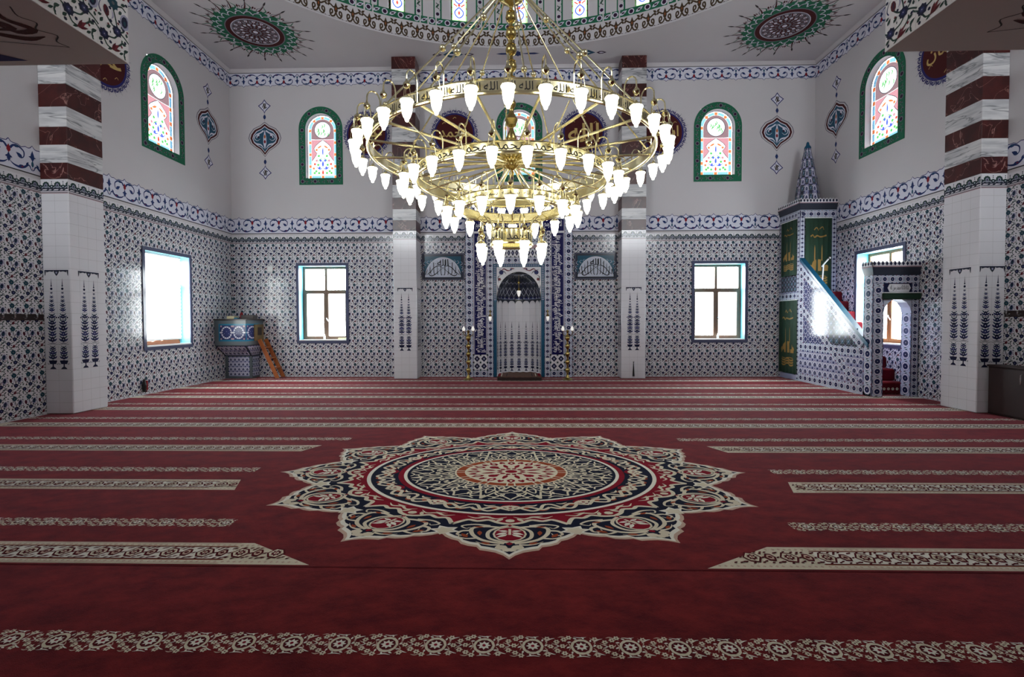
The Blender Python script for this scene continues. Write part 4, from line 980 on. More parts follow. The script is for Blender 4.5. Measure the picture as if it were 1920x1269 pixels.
# spandrels
sp_ = Mo()
for s_ in (-1, 1):
    sp_.stroke('g_red', 1, [(s_*.15, 3.02), (s_*.3, 2.98), (s_*.42, 3.03), (s_*.5, 2.95)], .03, 2).flow('g_blue', 1, s_*.49, 2.93, .07, 8, .2).stroke('g_navy', 1, [(s_*.35, 2.88), (s_*.42, 2.96), (s_*.57, 3.02)], .02, 2)
    sp_.flow('g_red', 1, s_*.54, 2.74, .05, 6, .3).stroke('g_navy', 1, [(s_*.56, 2.62), (s_*.58, 2.8), (s_*.5, 2.85)], .02, 2).leaf('g_blue', 1, s_*.58, 2.4, s_*.6, 2.6, .03).leaf('g_red', 1, s_*.25, 3.05, s_*.1, 3.03, .03).flow('g_blue', 1, s_*.22, 3.01, .03, 5, .3)
g.put(s, sp_, l0=2)
part(g, 'tiled_face', m_)
def script_strip(x0, x1, z0, z1, lines, name='script_strip'):
    g = MB(); g.prism([(x0, z0), (x1, z0), (x1, z1), (x0, z1)], s, .012, 'g_royal'); s2 = plane((0, YM-.0125, 0), (1, 0, 0), (0, 0, 1))
    w = x1-x0
    for (a, b) in ((x0+.012, x0+.02), (x1-.02, x1-.012)): g.rect(s2, a, b, z0+.01, z1-.01, 'g_lilac', 1)
    for i, (ph, o, sg) in enumerate(lines):
        L_ = lettering(ph, 'g_white', 3+i, bold=.022); ln = (z1-z0)*.96; hgt = w*.62
        mo = Mo().add(L_, 0, 0, ln/L_.size[0], hgt/L_.size[1]); g.put(s2, mo, (x0+x1)/2+o*w, (z0+z1)/2, rot=-PI/2*sg)
    for i in range(70): 
        mo = Mo().flow('g_pale', 2, x0+.04+random.random()*(w-.08), z0+.05+random.random()*(z1-z0-.1), .009, 4, .4); g.put(s2, mo)
    part(g, name, m_)
P1 = 'الله لا اله الا هو الحي القيوم لا تاخذه سنة ولا نوم له ما في السموات وما في الارض'
P2 = 'من ذا الذي يشفع عنده الا باذنه يعلم ما بين ايديهم وما خلفهم ولا يحيطون بشيء من علمه'
P3 = 'الا بما شاء وسع كرسيه السموات والارض ولا يوده حفظهما وهو العلي العظيم'
script_strip(.905, 1.255, .63, 4.02, [(P1, .12, -1), (P2, -.14, -1)])
script_strip(-1.255, -.905, .63, 4.02, [(P3, .12, 1), (P2, -.14, 1)])
g = MB(); g.prism([(-1.255, 4.08), (1.255, 4.08), (1.255, 4.40), (-1.255, 4.40)], s, .012, 'g_royal'); s2 = plane((0, YM-.0125, 0), (1, 0, 0), (0, 0, 1))
L_ = lettering(P3, 'g_white', 3, bold=.02); g.put(s2, Mo().add(L_, 0, 0, 2.4/L_.size[0], .25/L_.size[1]), 0, 4.24); part(g, 'script_strip', m_)
g = MB()
for i in range(15): g.put(s, star, -1.275+i*.17, 4.56, .0017, .0017, l0=1)
part(g, 'crowning_tiles', m_)
for sx in (-1, 1): a, b = sorted((sx*.705, sx*.62)); g = MB(); g.bbox(a, b, YM-.03, YM+.06, 0, 2.16, 'rail_teal', b=.01); part(g, 'teal_jamb', m_)
# recess: 9 flat facets below, painted half dome above
nf = 9; pts = [(NWd*math.cos(PI-PI*i/nf), YM+NWd*.98*math.sin(PI*i/nf)) for i in range(nf+1)]
g = MB()
for i in range(nf):
    a, b = np.array(pts[i]+(0,)), np.array(pts[i+1]+(0,)); U = b-a; w = np.linalg.norm(U); U /= w
    fs = plane(a, U, (0, 0, 1)); g.rect(fs, 0, w, 0, SPR, 'g_white'); g.put(fs, cyp, w/2, .12, .00165, .00175)
    g.rect(fs, 0, .004, 0, SPR, 'g_grout', 1)
    for zz in np.arange(.19, SPR, .193): g.rect(fs, 0, w, zz, zz+.003, 'g_grout', 1)
    g.rect(fs, 0, w, SPR-.04, SPR, 'g_slate', 2)
    mo = Mo().poly('g_slate', 2, [(0, SPR-.14), (w*.08, SPR-.09), (w*.25, SPR-.05), (w*.5, SPR-.04), (w*.75, SPR-.05), (w*.92, SPR-.09), (w, SPR-.14), (w, SPR-.03), (0, SPR-.03)]); g.put(fs, mo)
part(g, 'tiled_recess', m_)
g = MB(); NA, NBb = 28, 12; V = []
for j in range(NBb+1):
    ph = PI/2*j/NBb
    for i in range(NA+1):
        t = PI*i/NA; r = NWd*math.cos(ph); V.append((-r*math.cos(t), YM+r*.98*math.sin(t), SPR+RISE*math.sin(ph)))
g.rawn(V, [(j*(NA+1)+i, j*(NA+1)+i+1, (j+1)*(NA+1)+i+1, (j+1)*(NA+1)+i) for j in range(NBb) for i in range(NA)], 'g_slate')
lip = [(x*1.0, SPR+RISE*math.sqrt(max(0., 1-(x/NWd)**2))) for x in xs0]; lp2 = [(x*1.06, SPR-.02+(z-SPR)*1.05+.0) for x, z in lip]
g.rawn([(x*.985, YM+.004, SPR+(z-SPR)*.985) for x, z in lip]+[(x, YM+.004, z) for x, z in lp2], [(i, i+1, len(lip)+i+1, len(lip)+i) for i in range(len(lip)-1)], 'g_slate')
g.rawn([(x, YM+.004, z) for x, z in lp2]+[(x, YM+.30, z+.05) for x, z in lp2], [(i, i+1, len(lip)+i+1, len(lip)+i) for i in range(len(lip)-1)], 'g_slate')
def dome_s(uv, off):
    t = uv[:, 0]; ph = np.clip(uv[:, 1], 0, 1.56); r = (NWd-off-.004)*np.cos(ph)
    return np.stack([-r*np.cos(t), YM+r*.98*np.sin(t), SPR+(RISE-off-.004)*np.sin(ph)], 1)
mo = Mo(); nd = 13; dt = PI/nd
for i in range(nd):
    t0 = i*dt
    mo.stroke('g_pale', 1, [(t0, .28), (t0+dt/2, .12), (t0+dt, .28), (t0+dt/2, .46), (t0, .28)], .02, smooth=False).flow('g_navy', 1, t0+dt/2, .29, .05, 6, .3).circ('g_lilac', 2, t0+dt/2, .29, .015, n=5)
    mo.leaf('g_lilac', 1, t0+dt/2, .0, t0+dt/2, .1, .05).flow('g_royal', 1, t0, .07, .05, 6, .3).flow('g_navy', 1, t0, .52, .06, 6, .3).circ('g_lilac', 2, t0, .52, .02, n=5).stroke('g_lilac', 1, [(t0, .62), (t0+dt/2, .7), (t0+dt, .62)], .014, n=3).flow('g_navy', 1, t0+dt/2, .84, .06, 6, .3).flow('g_lilac', 1, t0+dt/2, 1.0, .03, 5, .3)
mo.stroke('g_lilac', 1, [(0, 1.1), (PI, 1.1)], .02, smooth=False); g.put(dome_s, mo)
part(g, 'half_dome', m_, smooth=False)
# hanging lamp in the recess
lt = thing('hanging_lamp', 'small brass lamp with glass shade hanging in the niche', 'lamp', (0, 13.75, 2.36))
g = MB(); g.tube([(0, 13.75, 2.90), (0, 13.75, 2.5)], .006, 'brass_dark', n=6); g.ball((0, 13.75, 2.66), .045, 'brass_dark'); g.lathe([(.001, .15), (.02, .14), (.03, .1), (.055, .06), (.05, .04)], (0, 13.75, 2.38), 'brass_dark'); part(g, 'chain', lt, True)
g = MB(); g.lathe([(.055, 0), (.05, -.06), (.035, -.13), (.012, -.17), (.001, -.18)], (0, 13.75, 2.43), 'bulb_faint'); part(g, 'lamp_shade', lt, True)
# wall lamps on both jambs
for x, lb in ((-.80, 'small brass wall lamp left of the niche opening'), (.80, 'small brass wall lamp right of the niche opening')):
    w = thing('wall_lamp', lb, 'wall lamp', (x, YM, 1.75), 'small brass lamps beside the niche opening')
    g = MB(); g.ball((x, YM-.03, 1.85), .03, 'brass_dark'); g.tube([(x, YM-.03, 1.85), (x, YM-.1, 1.88), (x, YM-.12, 1.82), (x, YM-.12, 1.76)], .012, 'brass_dark', n=6); g.lathe([(.01, .08), (.045, .03), (.04, 0)], (x, YM-.12, 1.70), 'brass_dark'); part(g, 'bracket', w, True)
    g = MB(); g.lathe([(.04, 0), (.045, -.03), (.03, -.1), (.001, -.13)], (x, YM-.12, 1.70), 'bulb_faint', n=10); part(g, 'lamp_shade', w, True)
g = MB(); g.bbox(.735, .86, YM-.03, YM-.005, .46, .54, 'plastic_white'); tag(g.build('socket', loc=(.8, YM-.015, .5)), 'white socket low on the tiled face right of the niche', 'socket')
# rug on a low step
g = MB(); xs = np.linspace(-.575, .60, 20); top = []
V = []; nn_ = 24
for j in range(nn_+1):
    v = j/nn_; y = 12.80+v*1.12
    for i in range(20):
        x = xs[i]*(1-.36*max(0, v-.62)/.38) if v > .62 else xs[i]; z = .105+.006*math.sin(i*1.3+j*.7)+.004*math.sin(j*1.9)
        if j == 0: z -= .02
        V.append((x, y, z))
g.rawn(V, [(j*20+i, j*20+i+1, (j+1)*20+i+1, (j+1)*20+i) for j in range(nn_) for i in range(19)], 'rug_brown')
for k, (a, b, mt_) in enumerate(((.02, .06, 'c_maroon'), (.08, .1, 'c_beige'), (.86, .88, 'c_beige'), (.92, .98, 'c_maroon'), (.2, .215, 'c_navy'), (.78, .795, 'c_navy'))):
    x0, x1 = -.575+1.175*a, -.575+1.175*b; g.rawn([(x0, 12.81, .114), (x1, 12.81, .114), (x1, 13.55, .114), (x0, 13.55, .114)], [(0, 1, 2, 3)], mt_)
r_ = thing('imam_rug', 'brown striped rug on a dark low step in the niche', 'rug', (0, 13.2, 0))
part(g, 'rug', r_, True)
g = MB(); g.bbox(-.575, .60, 12.81, 13.63, .0, .085, 'wood_dark'); g.raw([(-.52, 13.6, .08), (.52, 13.6, .08), (.32, 14.0, .08), (-.32, 14.0, .08)], [(0, 1, 2, 3)], 'wood_dark'); part(g, 'step', r_)

# ------------------------------------------------------------------ brass floor lamps beside the niche
def candle(x, label):
    t = thing('brass_floor_lamp', label, 'floor lamp', (x, 13.02, 0), 'brass baluster floor lamps flanking the niche')
    g = MB(); P = [(.001, 0), (.135, 0), (.14, .015), (.11, .03), (.06, .05), (.045, .09), (.03, .13)]
    part(g.lathe(P, (x, 13.02, 0), 'brass_dark', n=20), 'base', t, True)
    g = MB(); P = [(.03, .13)]
    for k in range(5):
        z = .2+k*.215; P += [(.026, z-.03), (.045, z), (.064, z+.045), (.062, z+.08), (.04, z+.115), (.024, z+.13), (.03, z+.15), (.024, z+.17)]
    P += [(.03, 1.28), (.045, 1.3), (.02, 1.33), (.001, 1.34)]
    part(g.lathe(P, (x, 13.02, 0), 'brass_dark', n=16), 'column', t, True)
    for s_ in (-1, 1):
        g = MB(); g.tube(cr([(x, 13.02, 1.22), (x+s_*.06, 13.02, 1.17), (x+s_*.12, 13.02, 1.22), (x+s_*.125, 13.02, 1.29)], 5), .009, 'brass_dark', n=6); g.lathe([(.001, 0), (.03, .005), (.034, .02)], (x+s_*.125, 13.02, 1.29), 'brass_dark', n=12)
        a = part(g, 'arm', t, True)
        g = MB(); g.lathe([(.03, 0), (.045, .03), (.042, .06), (.02, .11), (.001, .14)], (x+s_*.125, 13.02, 1.31), 'bulb_faint', n=12); part(g, 'lamp_shade', a, True)
candle(-1.36, 'brass floor lamp with stacked knobs left of the niche'); candle(1.30, 'brass floor lamp with stacked knobs right of the niche')

# ------------------------------------------------------------------ minbar (stepped pulpit)
XM = 7.26; YK = 12.76; YP = 10.14
mn = thing('stepped_pulpit', 'tall blue tiled pulpit with steep stair and spire in the right corner', 'pulpit', (7.7, 12, 0))
sS = plane((XM, 0, 0), (0, -1, 0), (0, 0, 1))       # side face: u=-Y, v=Z, normal -X
sF = lambda y: plane((0, y, 0), (1, 0, 0), (0, 0, 1))
ra = lambda y: 3.085-.826*(12.69-y)                  # handrail height over the floor
# stair cheek with tiles
g = MB(); yA, yB_ = YP+.26, YK
tri = [(-yB_, 0), (-yA, 0), (-yA, ra(yA)-.06), (-yB_, ra(yB_)-.06)]
g.prism(tri, plane((XM+.08, 0, 0), (0, -1, 0), (0, 0, 1)), .08, 'g_lilac')
inside = lambda ce: (ce[:, 1] < 3.085-.826*(12.69+ce[:, 0])-.1) & (ce[:, 0] > -yB_) & (ce[:, 0] < -yA) & (ce[:, 1] > .025)
below = lambda k: (lambda ce: inside(ce) & (ce[:, 1] < 3.085-.826*(12.69+ce[:, 0])-k))
t_ = .2
for i in range(14):
    for j in range(16):
        u, v = -yB_+i*t_, j*t_; mid = (u+t_/2, v+t_/2); dlt = (3.085-.826*(12.69+mid[0]))-mid[1]
        if dlt < .05: continue
        if j == 0: mo, l = rose, 1
        elif j < 4: mo, l = palm, 1
        elif j == 4: mo, l = rose, 1
        elif dlt < 1.15 and mid[0] > -11.6: mo, l = latt, 1
        elif i == 0: mo, l = rose, 1
        else: mo, l = star, 1
        if mo is rose: g.rect(sS, u, min(u+t_, -yA), v, v+t_, 'g_pale', 1) if dlt > .25 else None
        g.put(sS, mo, u, v, t_/100, t_/100, clip=inside, l0=2)
# sloping rose strip below the rail and a second one lower
for off in (.2, 1.15):
    ln = math.hypot(yB_-yA, .826*(yB_-yA)); n = int(ln/.2); ang_ = -math.atan(.826)
    for i in range(n):
        d = (i+.5)*.2; u = -yB_+d*math.cos(ang_); v = ra(yB_)+d*math.sin(ang_)-off*1.0
        if v < .15: continue
        mo = Mo().poly('g_pale', 0, [(0, 0), (100, 0), (100, 100), (0, 100)]).add(rose, dl=1)
        mc = Mo().add(mo, -50, -50); g.put(sS, mc, u, v, .002, .0018, rot=ang_, clip=inside, l0=5)
part(g, 'stair_cheek', mn)
g = MB(); yy = [10.26, 12.72]; 
pr = [(-12.72, ra(12.72)), (-12.72, ra(12.72)+.07), (-10.24, ra(10.24)+.04), (-10.24, ra(10.24)-.06)]
g.prism(pr, plane((XM+.10, 0, 0), (0, -1, 0), (0, 0, 1)), .125, 'rail_teal'); part(g, 'handrail', mn)
g = MB(); y0 = YP+.36; ns_ = 9; ry = (YK-y0)/ns_; rz = 2.3/ns_
for i in range(ns_): g.bbox(XM+.085, 8.19, y0+i*ry, YK, i*rz, (i+1)*rz, 'c_red', b=.02)
for i in range(ns_): g.raw([(XM+.09, y0+i*ry-.002, i*rz+.015), (8.185, y0+i*ry-.002, i*rz+.015), (8.185, y0+i*ry-.002, (i+1)*rz-.03), (XM+.09, y0+i*ry-.002, (i+1)*rz-.03)], [(0, 1, 2, 3)], 'c_dark')
mo = Mo()
for k in range(8): mo.flow('c_beige', 0, 7.42+k*.09, .11, .035, 6, .4).circ('c_dark', 1, 7.42+k*.09, .11, .012, n=5)
g.put(sF(y0-.003), mo)
part(g, 'carpeted_stair', mn)
# kiosk
g = MB(); KZ = 2.3
g.bbox(XM, XM+.12, YK, YK+.12, 0, 4.42, 'g_pale'); g.bbox(8.07, 8.19, YK, YK+.12, KZ, 4.42, 'g_pale'); g.bbox(XM, XM+.12, 13.63, 13.745, 0, 4.42, 'g_pale')
g.bbox(XM+.001, XM+.10, YK+.1, 13.65, 2.1, 2.74, 'g_lilac'); g.bbox(XM+.001, XM+.10, YK+.1, 13.65, 0, .14, 'g_lilac')
g.bbox(XM+.001, 8.19, YK+.001, 13.745, 4.24, 4.42, 'g_pale'); g.bbox(XM+.05, 8.19, YK+.02, 13.74, 2.2, 2.3, 'wood_dark')
f1 = sF(YK); rosestrip(g, f1, XM, XM+.12, KZ, 4.4); rosestrip(g, f1, XM, 8.19, 4.22, 4.40, vertical=False); rosestrip(g, f1, 8.07, 8.19, KZ, 4.22)
rosestrip(g, sS, -YK-.12, -YK, 0, 4.4); rosestrip(g, sS, -13.74, -YK-.12, 4.24, 4.4, vertical=False); rosestrip(g, sS, -13.745, -13.63, 0, 4.24)
for i in range(5):
    for j in range(3): g.put(sS, latt, -13.63+i*.15, 2.32+j*.14, .0015, .0014, l0=2)
rosestrip(g, sS, -13.63, -YK-.12, 2.12, 2.3, vertical=False)
part(g, 'kiosk', mn)
def cornice(g, x0, x1, y0, y1, z0, z1, ov, faces):
    zs_ = z0+(z1-z0)*.55
    V = [(x0, y0, z0), (x1, y0, z0), (x1, y1, z0), (x0, y1, z0), (x0-ov, y0-ov, zs_), (x1, y0-ov, zs_), (x1, y1, zs_), (x0-ov, y1, zs_), (x0-ov, y0-ov, z1-.11), (x1, y0-ov, z1-.11), (x1, y1, z1-.11), (x0-ov, y1, z1-.11)]
    F = [(0, 1, 2, 3)]+[(r*4+i, r*4+(i+1) % 4, (r+1)*4+(i+1) % 4, (r+1)*4+i) for r in range(2) for i in range(4)]+[(8, 9, 10, 11)]
    g.raw(V, F, 'g_slate')
    fs = plane((x0-ov, y0-ov, zs_), (1, 0, 0), (0, 0, 1)); L = x1-x0+ov; g.rect(fs, 0, L, 0, z1-.11-zs_, 'g_red', 1); g.rect(fs, 0, L, .02, z1-.13-zs_, 'g_pink', 2)
    ss = plane((x0-ov, y1, zs_), (0, -1, 0), (0, 0, 1)); L2 = y1-y0+ov; g.rect(ss, 0, L2, 0, z1-.11-zs_, 'g_red', 1); g.rect(ss, 0, L2, .02, z1-.13-zs_, 'g_pink', 2)
    # cresting of little pointed leaves
    for (org, U, LL) in (((x0-ov, y0-ov, z1-.11), (1, 0, 0), L), ((x0-ov, y1, z1-.11), (0, -1, 0), L2)):
        n = max(3, round(LL/.085)); p = LL/n; U = np.array(U, float); pl = plane(np.array(org)+np.cross(np.array(U), (0, 0, -1))*.015, U, (0, 0, 1))
        for i in range(n):
            g.prism([(i*p, 0), ((i+1)*p, 0), ((i+1)*p, .07), ((i+.5)*p, .11), (i*p, .07)], pl, .015, 'g_white')
            mo = Mo().poly('g_plum' if False else 'g_navy', 0, [((i+.5)*p, .005), ((i+.86)*p, .045), ((i+.5)*p, .095), ((i+.14)*p, .045)]); g.put(plane(np.array(org)+np.cross(U, (0, 0, 1))*.001, U, (0, 0, 1)), mo, l0=1)
g = MB(); cornice(g, XM, 8.19, YK, 13.745, 4.42, 4.71, .05, None); part(g, 'cornice', mn)
# spire
g = MB(); cx, cy = 7.71, 13.24; n8 = 8
prof = [(.30, 4.60), (.30, 4.66), (.275, 4.95), (.22, 5.35), (.13, 5.85), (.075, 6.14)]
for k in range(n8):
    a0_, a1_ = 2*PI*(k+.5)/n8, 2*PI*(k+1.5)/n8
    for (r0, z0), (r1, z1) in zip(prof[:-1], prof[1:]):
        q_ = [np.array((cx+r0*math.cos(a0_), cy+r0*math.sin(a0_), z0)), np.array((cx+r0*math.cos(a1_), cy+r0*math.sin(a1_), z0)), np.array((cx+r1*math.cos(a1_), cy+r1*math.sin(a1_), z1)), np.array((cx+r1*math.cos(a0_), cy+r1*math.sin(a0_), z1))]
        g.raw(q_, [(0, 1, 2, 3)], 'g_grey')
        if z1-z0 < .1: continue
        def bil(uv, off, q_=q_):
            u, v = uv[:, :1], uv[:, 1:]; nn_ = np.cross(q_[1]-q_[0], q_[3]-q_[0]); nn_ = nn_/np.linalg.norm(nn_)
            return (q_[0]*(1-u)+q_[1]*u)*(1-v)+(q_[3]*(1-u)+q_[2]*u)*v+off[:, None]*nn_
        rows = max(1, round((z1-z0)/.2))
        for j in range(rows):
            for i in range(2 if r0 > .12 else 1): 
                kx = 2 if r0 > .12 else 1
                g.put(bil, palm if (j+i) % 2 else latt, i/kx, j/rows, 1/kx/100, 1/rows/100, l0=1)
part(g, 'spire', mn)
g = MB(); g.lathe([(.07, 0), (.085, .02), (.075, .06), (.045, .1), (.03, .17), (.001, .2)], (cx, cy, 6.13), 'rail_teal', n=12); part(g, 'finial', mn, True)
# curtains embroidered with a mosque
emb = Mo()   # 100 wide 200 high
emb.circ('gold_thread', 1, 50, 72, 25, 16, n=16).poly('gold_thread', 1, [(14, 56), (86, 56), (86, 66), (14, 66)]).circ('gold_thread', 1, 20, 66, 8, 7, n=8).circ('gold_thread', 1, 80, 66, 8, 7, n=8)
for x in (37, 63): emb.poly('gold_thread', 1, [(x-2, 84), (x+2, 84), (x+1.5, 118), (x, 128), (x-1.5, 118)])
for y in (38, 31, 24): emb.stroke('gold_thread', 1, [(16, y), (32, y-3), (50, y+3), (68, y-3), (84, y)], 4.4).stroke('gold_thread', 1, [(20, y+4), (40, y+2), (60, y+5), (80, y+3)], 2)
emb.stroke('gold_thread', 1, [(20, 150), (28, 154), (36, 148), (44, 152), (60, 149), (80, 153)], 4).stroke('gold_thread', 1, [(34, 168), (42, 174), (50, 166)], 3).stroke('gold_thread', 1, [(54, 170), (64, 176), (70, 168)], 2.5)
def curtain(name, surf, u0, u1, v0, v1, rod=True):
    g = MB(); nu = 28; w = u1-u0
    def wav(uv, off, surf=surf): 
        return surf(uv, off+.012+.010*np.sin((uv[:, 0]-u0)/w*2*PI*5))
    g.rect(wav, u0, u1, v0, v1, 'green_cloth', 0, nu=nu)
    g.put(wav, emb, u0, v0, w/100, (v1-v0)/200, l0=3)
    c = part(g, name, mn)
    g = MB(); a, b = surf(np.array([[u0-.02, v1+.01]]), np.array([.02]))[0], surf(np.array([[u1+.02, v1+.01]]), np.array([.02]))[0]
    g.tube([a, b], .013, 'plastic_white', n=8); part(g, 'curtain_rod', c)
curtain('green_curtain', sF(YK), XM+.13, 8.06, 2.32, 4.2)
curtain('green_curtain', sS, -13.63, -YK-.12, 2.76, 4.21)
curtain('green_curtain', sS, -13.70, -YK-.07, .16, 2.10)
# portal
g = MB(); PX0, PX1, PY1 = XM, 8.19, YP+.26; AX0, AX1, AZ = XM+.22, 8.04, 2.0
g.bbox(PX0, AX0, YP, PY1, 0, 2.5, 'g_pale'); g.bbox(AX1, PX1, YP, PY1, 0, 2.5, 'g_pale'); g.bbox(AX0-.002, AX1+.002, YP+.001, PY1-.001, 2.0, 2.5, 'g_pale')
# arched corner pieces of the opening
for s_, x in ((1, AX0), (-1, AX1)): g.prism([(x, 1.72), (x+s_*.03, 1.84), (x+s_*.10, 1.94), (x+s_*.2, 2.0), (x, 2.0)][::s_], plane((0, PY1, 0), (1, 0, 0), (0, 0, 1)), .258, 'g_pale')
fp = sF(YP); rosestrip(g, fp, PX0, AX0, 0, 2.5); rosestrip(g, fp, AX1, PX1, 0, 2.5); rosestrip(g, fp, PX0, PX1, 2.33, 2.5, vertical=False, l0=5)
rosestrip(g, sS, -PY1, -YP, 0, 2.5); rosestrip(g, plane((AX1, YP, 0), (0, 1, 0), (0, 0, 1)) if False else plane((AX1, PY1, 0), (0, -1, 0), (0, 0, 1)), 0, .26, 0, 1.72)
g.rect(fp, AX0, AX1, 2.14, 2.33, 'g_navy', 2); pq = Mo().poly('g_white', 0, [(7.55, 2.235), (7.59, 2.315), (7.98, 2.315), (8.02, 2.235), (7.98, 2.155), (7.59, 2.155)])
tx = lettering('لا اله الا الله محمد رسول الله', 'g_black', 1, bold=.01); pq.add(tx, 7.785, 2.235, .36/tx.size[0], .12/tx.size[1]); g.put(fp, pq, l0=3)
part(g, 'portal', mn)
g = MB(); cornice(g, PX0, PX1, YP, PY1, 2.5, 2.79, .055, None); part(g, 'cornice', mn)
g = MB(); g.bbox(AX0-.05, PX1, YP-.07, YP-.0, 2.0, 2.13, 'green_cloth', b=.02); g.bbox(AX0-.05, PX1, YP-.085, YP, 2.125, 2.145, 'plastic_white'); part(g, 'rolled_curtain', mn)
# microphone on its stand at the head of the stair
mc = thing('microphone_stand', 'white microphone stand at the top of the pulpit stair', 'microphone stand', (7.74, 12.62, 2.304))
g = MB(); g.tube([(7.74, 12.62, 2.31), (7.74, 12.55, 2.98)], .016, 'plastic_white'); g.lathe([(.001, 0), (.08, 0), (.08, .02), (.02, .03)], (7.74, 12.62, 2.304), 'plastic_white'); part(g, 'stand', mc, True)
g = MB(); g.tube([(7.70, 12.55, 2.93), (7.74, 12.53, 3.0), (7.83, 12.5, 3.12)], .018, 'plastic_white'); g.ball((7.85, 12.49, 3.15), .035, 'steel'); part(g, 'microphone', mc, True)

# ------------------------------------------------------------------ preacher's desk in the left corner
kd = thing('preaching_desk', 'raised tiled preaching desk with blue star panel in the left corner', 'pulpit', (-7.8, 13.3, 0))
bx0, bx1, by0 = -8.19, -7.44, 13.33; ux1, uy0 = -7.33, 12.86
g = MB(); g.box(bx0, bx1, by0, 13.745, 0, .62, 'g_grey')
f2 = plane((bx0, by0, 0), (1, 0, 0), (0, 0, 1)); f3 = plane((bx1, by0, 0), (0, 1, 0), (0, 0, 1))
for i in range(5):
    for j in range(4): g.put(f2, palm, .10+i*.115, .06+j*.135, .00115, .00135, l0=1)
for i in range(3):
    for j in range(4): g.put(f3, palm, .04+i*.115, .06+j*.135, .00115, .00135, l0=1)
part(g, 'base', kd)
g = MB(); V = [(bx0, by0, .62), (bx1, by0, .62), (bx1, 13.745, .62), (bx0, 13.745, .62), (bx0, uy0, .94), (ux1, uy0, .94), (ux1, 13.745, .94), (bx0, 13.745, .94)]
g.raw(V, [(0, 1, 5, 4), (1, 2, 6, 5), (2, 3, 7, 6), (3, 0, 4, 7), (4, 5, 6, 7)], 'g_slate')
def quad(a, b, c, d):
    a, b, c, d = map(lambda t: np.array(t, float), (a, b, c, d)); nn_ = np.cross(b-a, d-a); nn_ /= np.linalg.norm(nn_)
    return lambda uv, off: (a*(1-uv[:, :1])+b*uv[:, :1])*(1-uv[:, 1:])+(d*(1-uv[:, :1])+c*uv[:, :1])*uv[:, 1:]+off[:, None]*nn_
qf, qs = quad(V[0], V[1], V[5], V[4]), quad(V[1], V[2], V[6], V[5])
for i in range(6):
    for j in range(2): g.put(qf, palm, .06+i*.148, .08+j*.42, .00148, .0042, l0=1)
for i in range(5):
    for j in range(2): g.put(qs, palm, .06+i*.17, .08+j*.42, .0017, .0042, l0=1)
part(g, 'flared_neck', kd)
g = MB(); g.box(bx0, ux1, uy0, 13.745, .94, 1.62, 'g_grey')
for (srf, L) in ((plane((bx0, uy0, 0), (1, 0, 0), (0, 0, 1)), ux1-bx0), (plane((ux1, uy0, 0), (0, 1, 0), (0, 0, 1)), 13.6-uy0)):
    g.rect(srf, .0, L, 1.53, 1.62, 'g_grey', 1); 
    a, b = (.12, L) if L > .8 else (0, L-.12)
    g.rect(srf, a, b, 1.05, 1.52, 'g_turq', 2); g.rect(srf, a+.035, b-.0 if L > .8 else b-.035, 1.09, 1.48, 'g_blue', 3)
    mo = Mo(); npan = 2 if L > .8 else 1; pw = (b-a-.08)/npan if L > .8 else .55
    for k in range(npan):
        cx_ = a+.05+pw*(k+.5); cz = 1.285
        mo.circ('g_lilac', 0, cx_, cz, pw*.46, .175, n=16).circ('g_blue', 1, cx_, cz, pw*.40, .14, n=16)
        for i in range(14):
            t = 2*PI*i/14; mo.circ('g_white', 2, cx_+pw*.38*math.cos(t), cz+.15*math.sin(t), .022, n=6)
        for s_ in (-1, 1):
            for dz in (-.17, .17): mo.flow('g_pink', 2, cx_+s_*pw*.44, cz+dz, .03, 5, .3)
            mo.circ('g_white', 2, cx_+s_*pw*.5, cz, .024, n=6)
        for i in range(5): mo.circ('g_pale', 2, cx_+(i-2)*.06, cz+.03*(-1)**i, .008, n=4)
    g.put(srf, mo, l0=4)
part(g, 'desk_body', kd)
g = MB(); g.bbox(bx0, ux1+.05, uy0-.05, 13.745, 1.62, 1.655, 'wood_dark'); part(g, 'desk_top', kd)
g = MB(); g.bbox(ux1+.001, ux1+.04, 13.25, 13.70, 1.05, 1.5, 'wood_olive'); g.bbox(ux1+.035, ux1+.05, 13.38, 13.58, 1.2, 1.42, 'wood_dark'); part(g, 'side_door', kd)
def item(name, x, y, w, d, hgt, mat, label, cat, z=1.655, rz=0.):
    g = MB(); g.bbox(-w/2, w/2, -d/2, d/2, 0, hgt, mat, b=.006); o = g.build(name, loc=(0, 0, 0)); o.location = (x, y, z); o.rotation_euler = (0, 0, rz); return tag(o, label, cat)
item('book', -7.86, 13.15, .19, .24, .075, 'book_cream', 'cream-coloured thick book lying on top of the corner desk', 'book', rz=.1)
item('wooden_box', -7.42+.0, 13.2, .36, .2, .105, 'book_brown', 'dark brown flat box on top of the corner desk', 'box', rz=-.05)
item('papers', -7.70, 13.1, .1, .16, .03, 'g_turq', 'flat blue booklet between the cream book and the dark box', 'booklet')
g = MB(); g.lathe([(.001, 0), (.05, 0), (.055, .03), (.04, .09), (.045, .13), (.03, .17), (.001, .2)], (0, 0, 0), 'cloth_red', n=12); o = g.build('red_cap', smooth=True); o.location = (-7.76, 13.42, 1.655); tag(o, 'small dark red cap standing behind the cream book', 'cap')
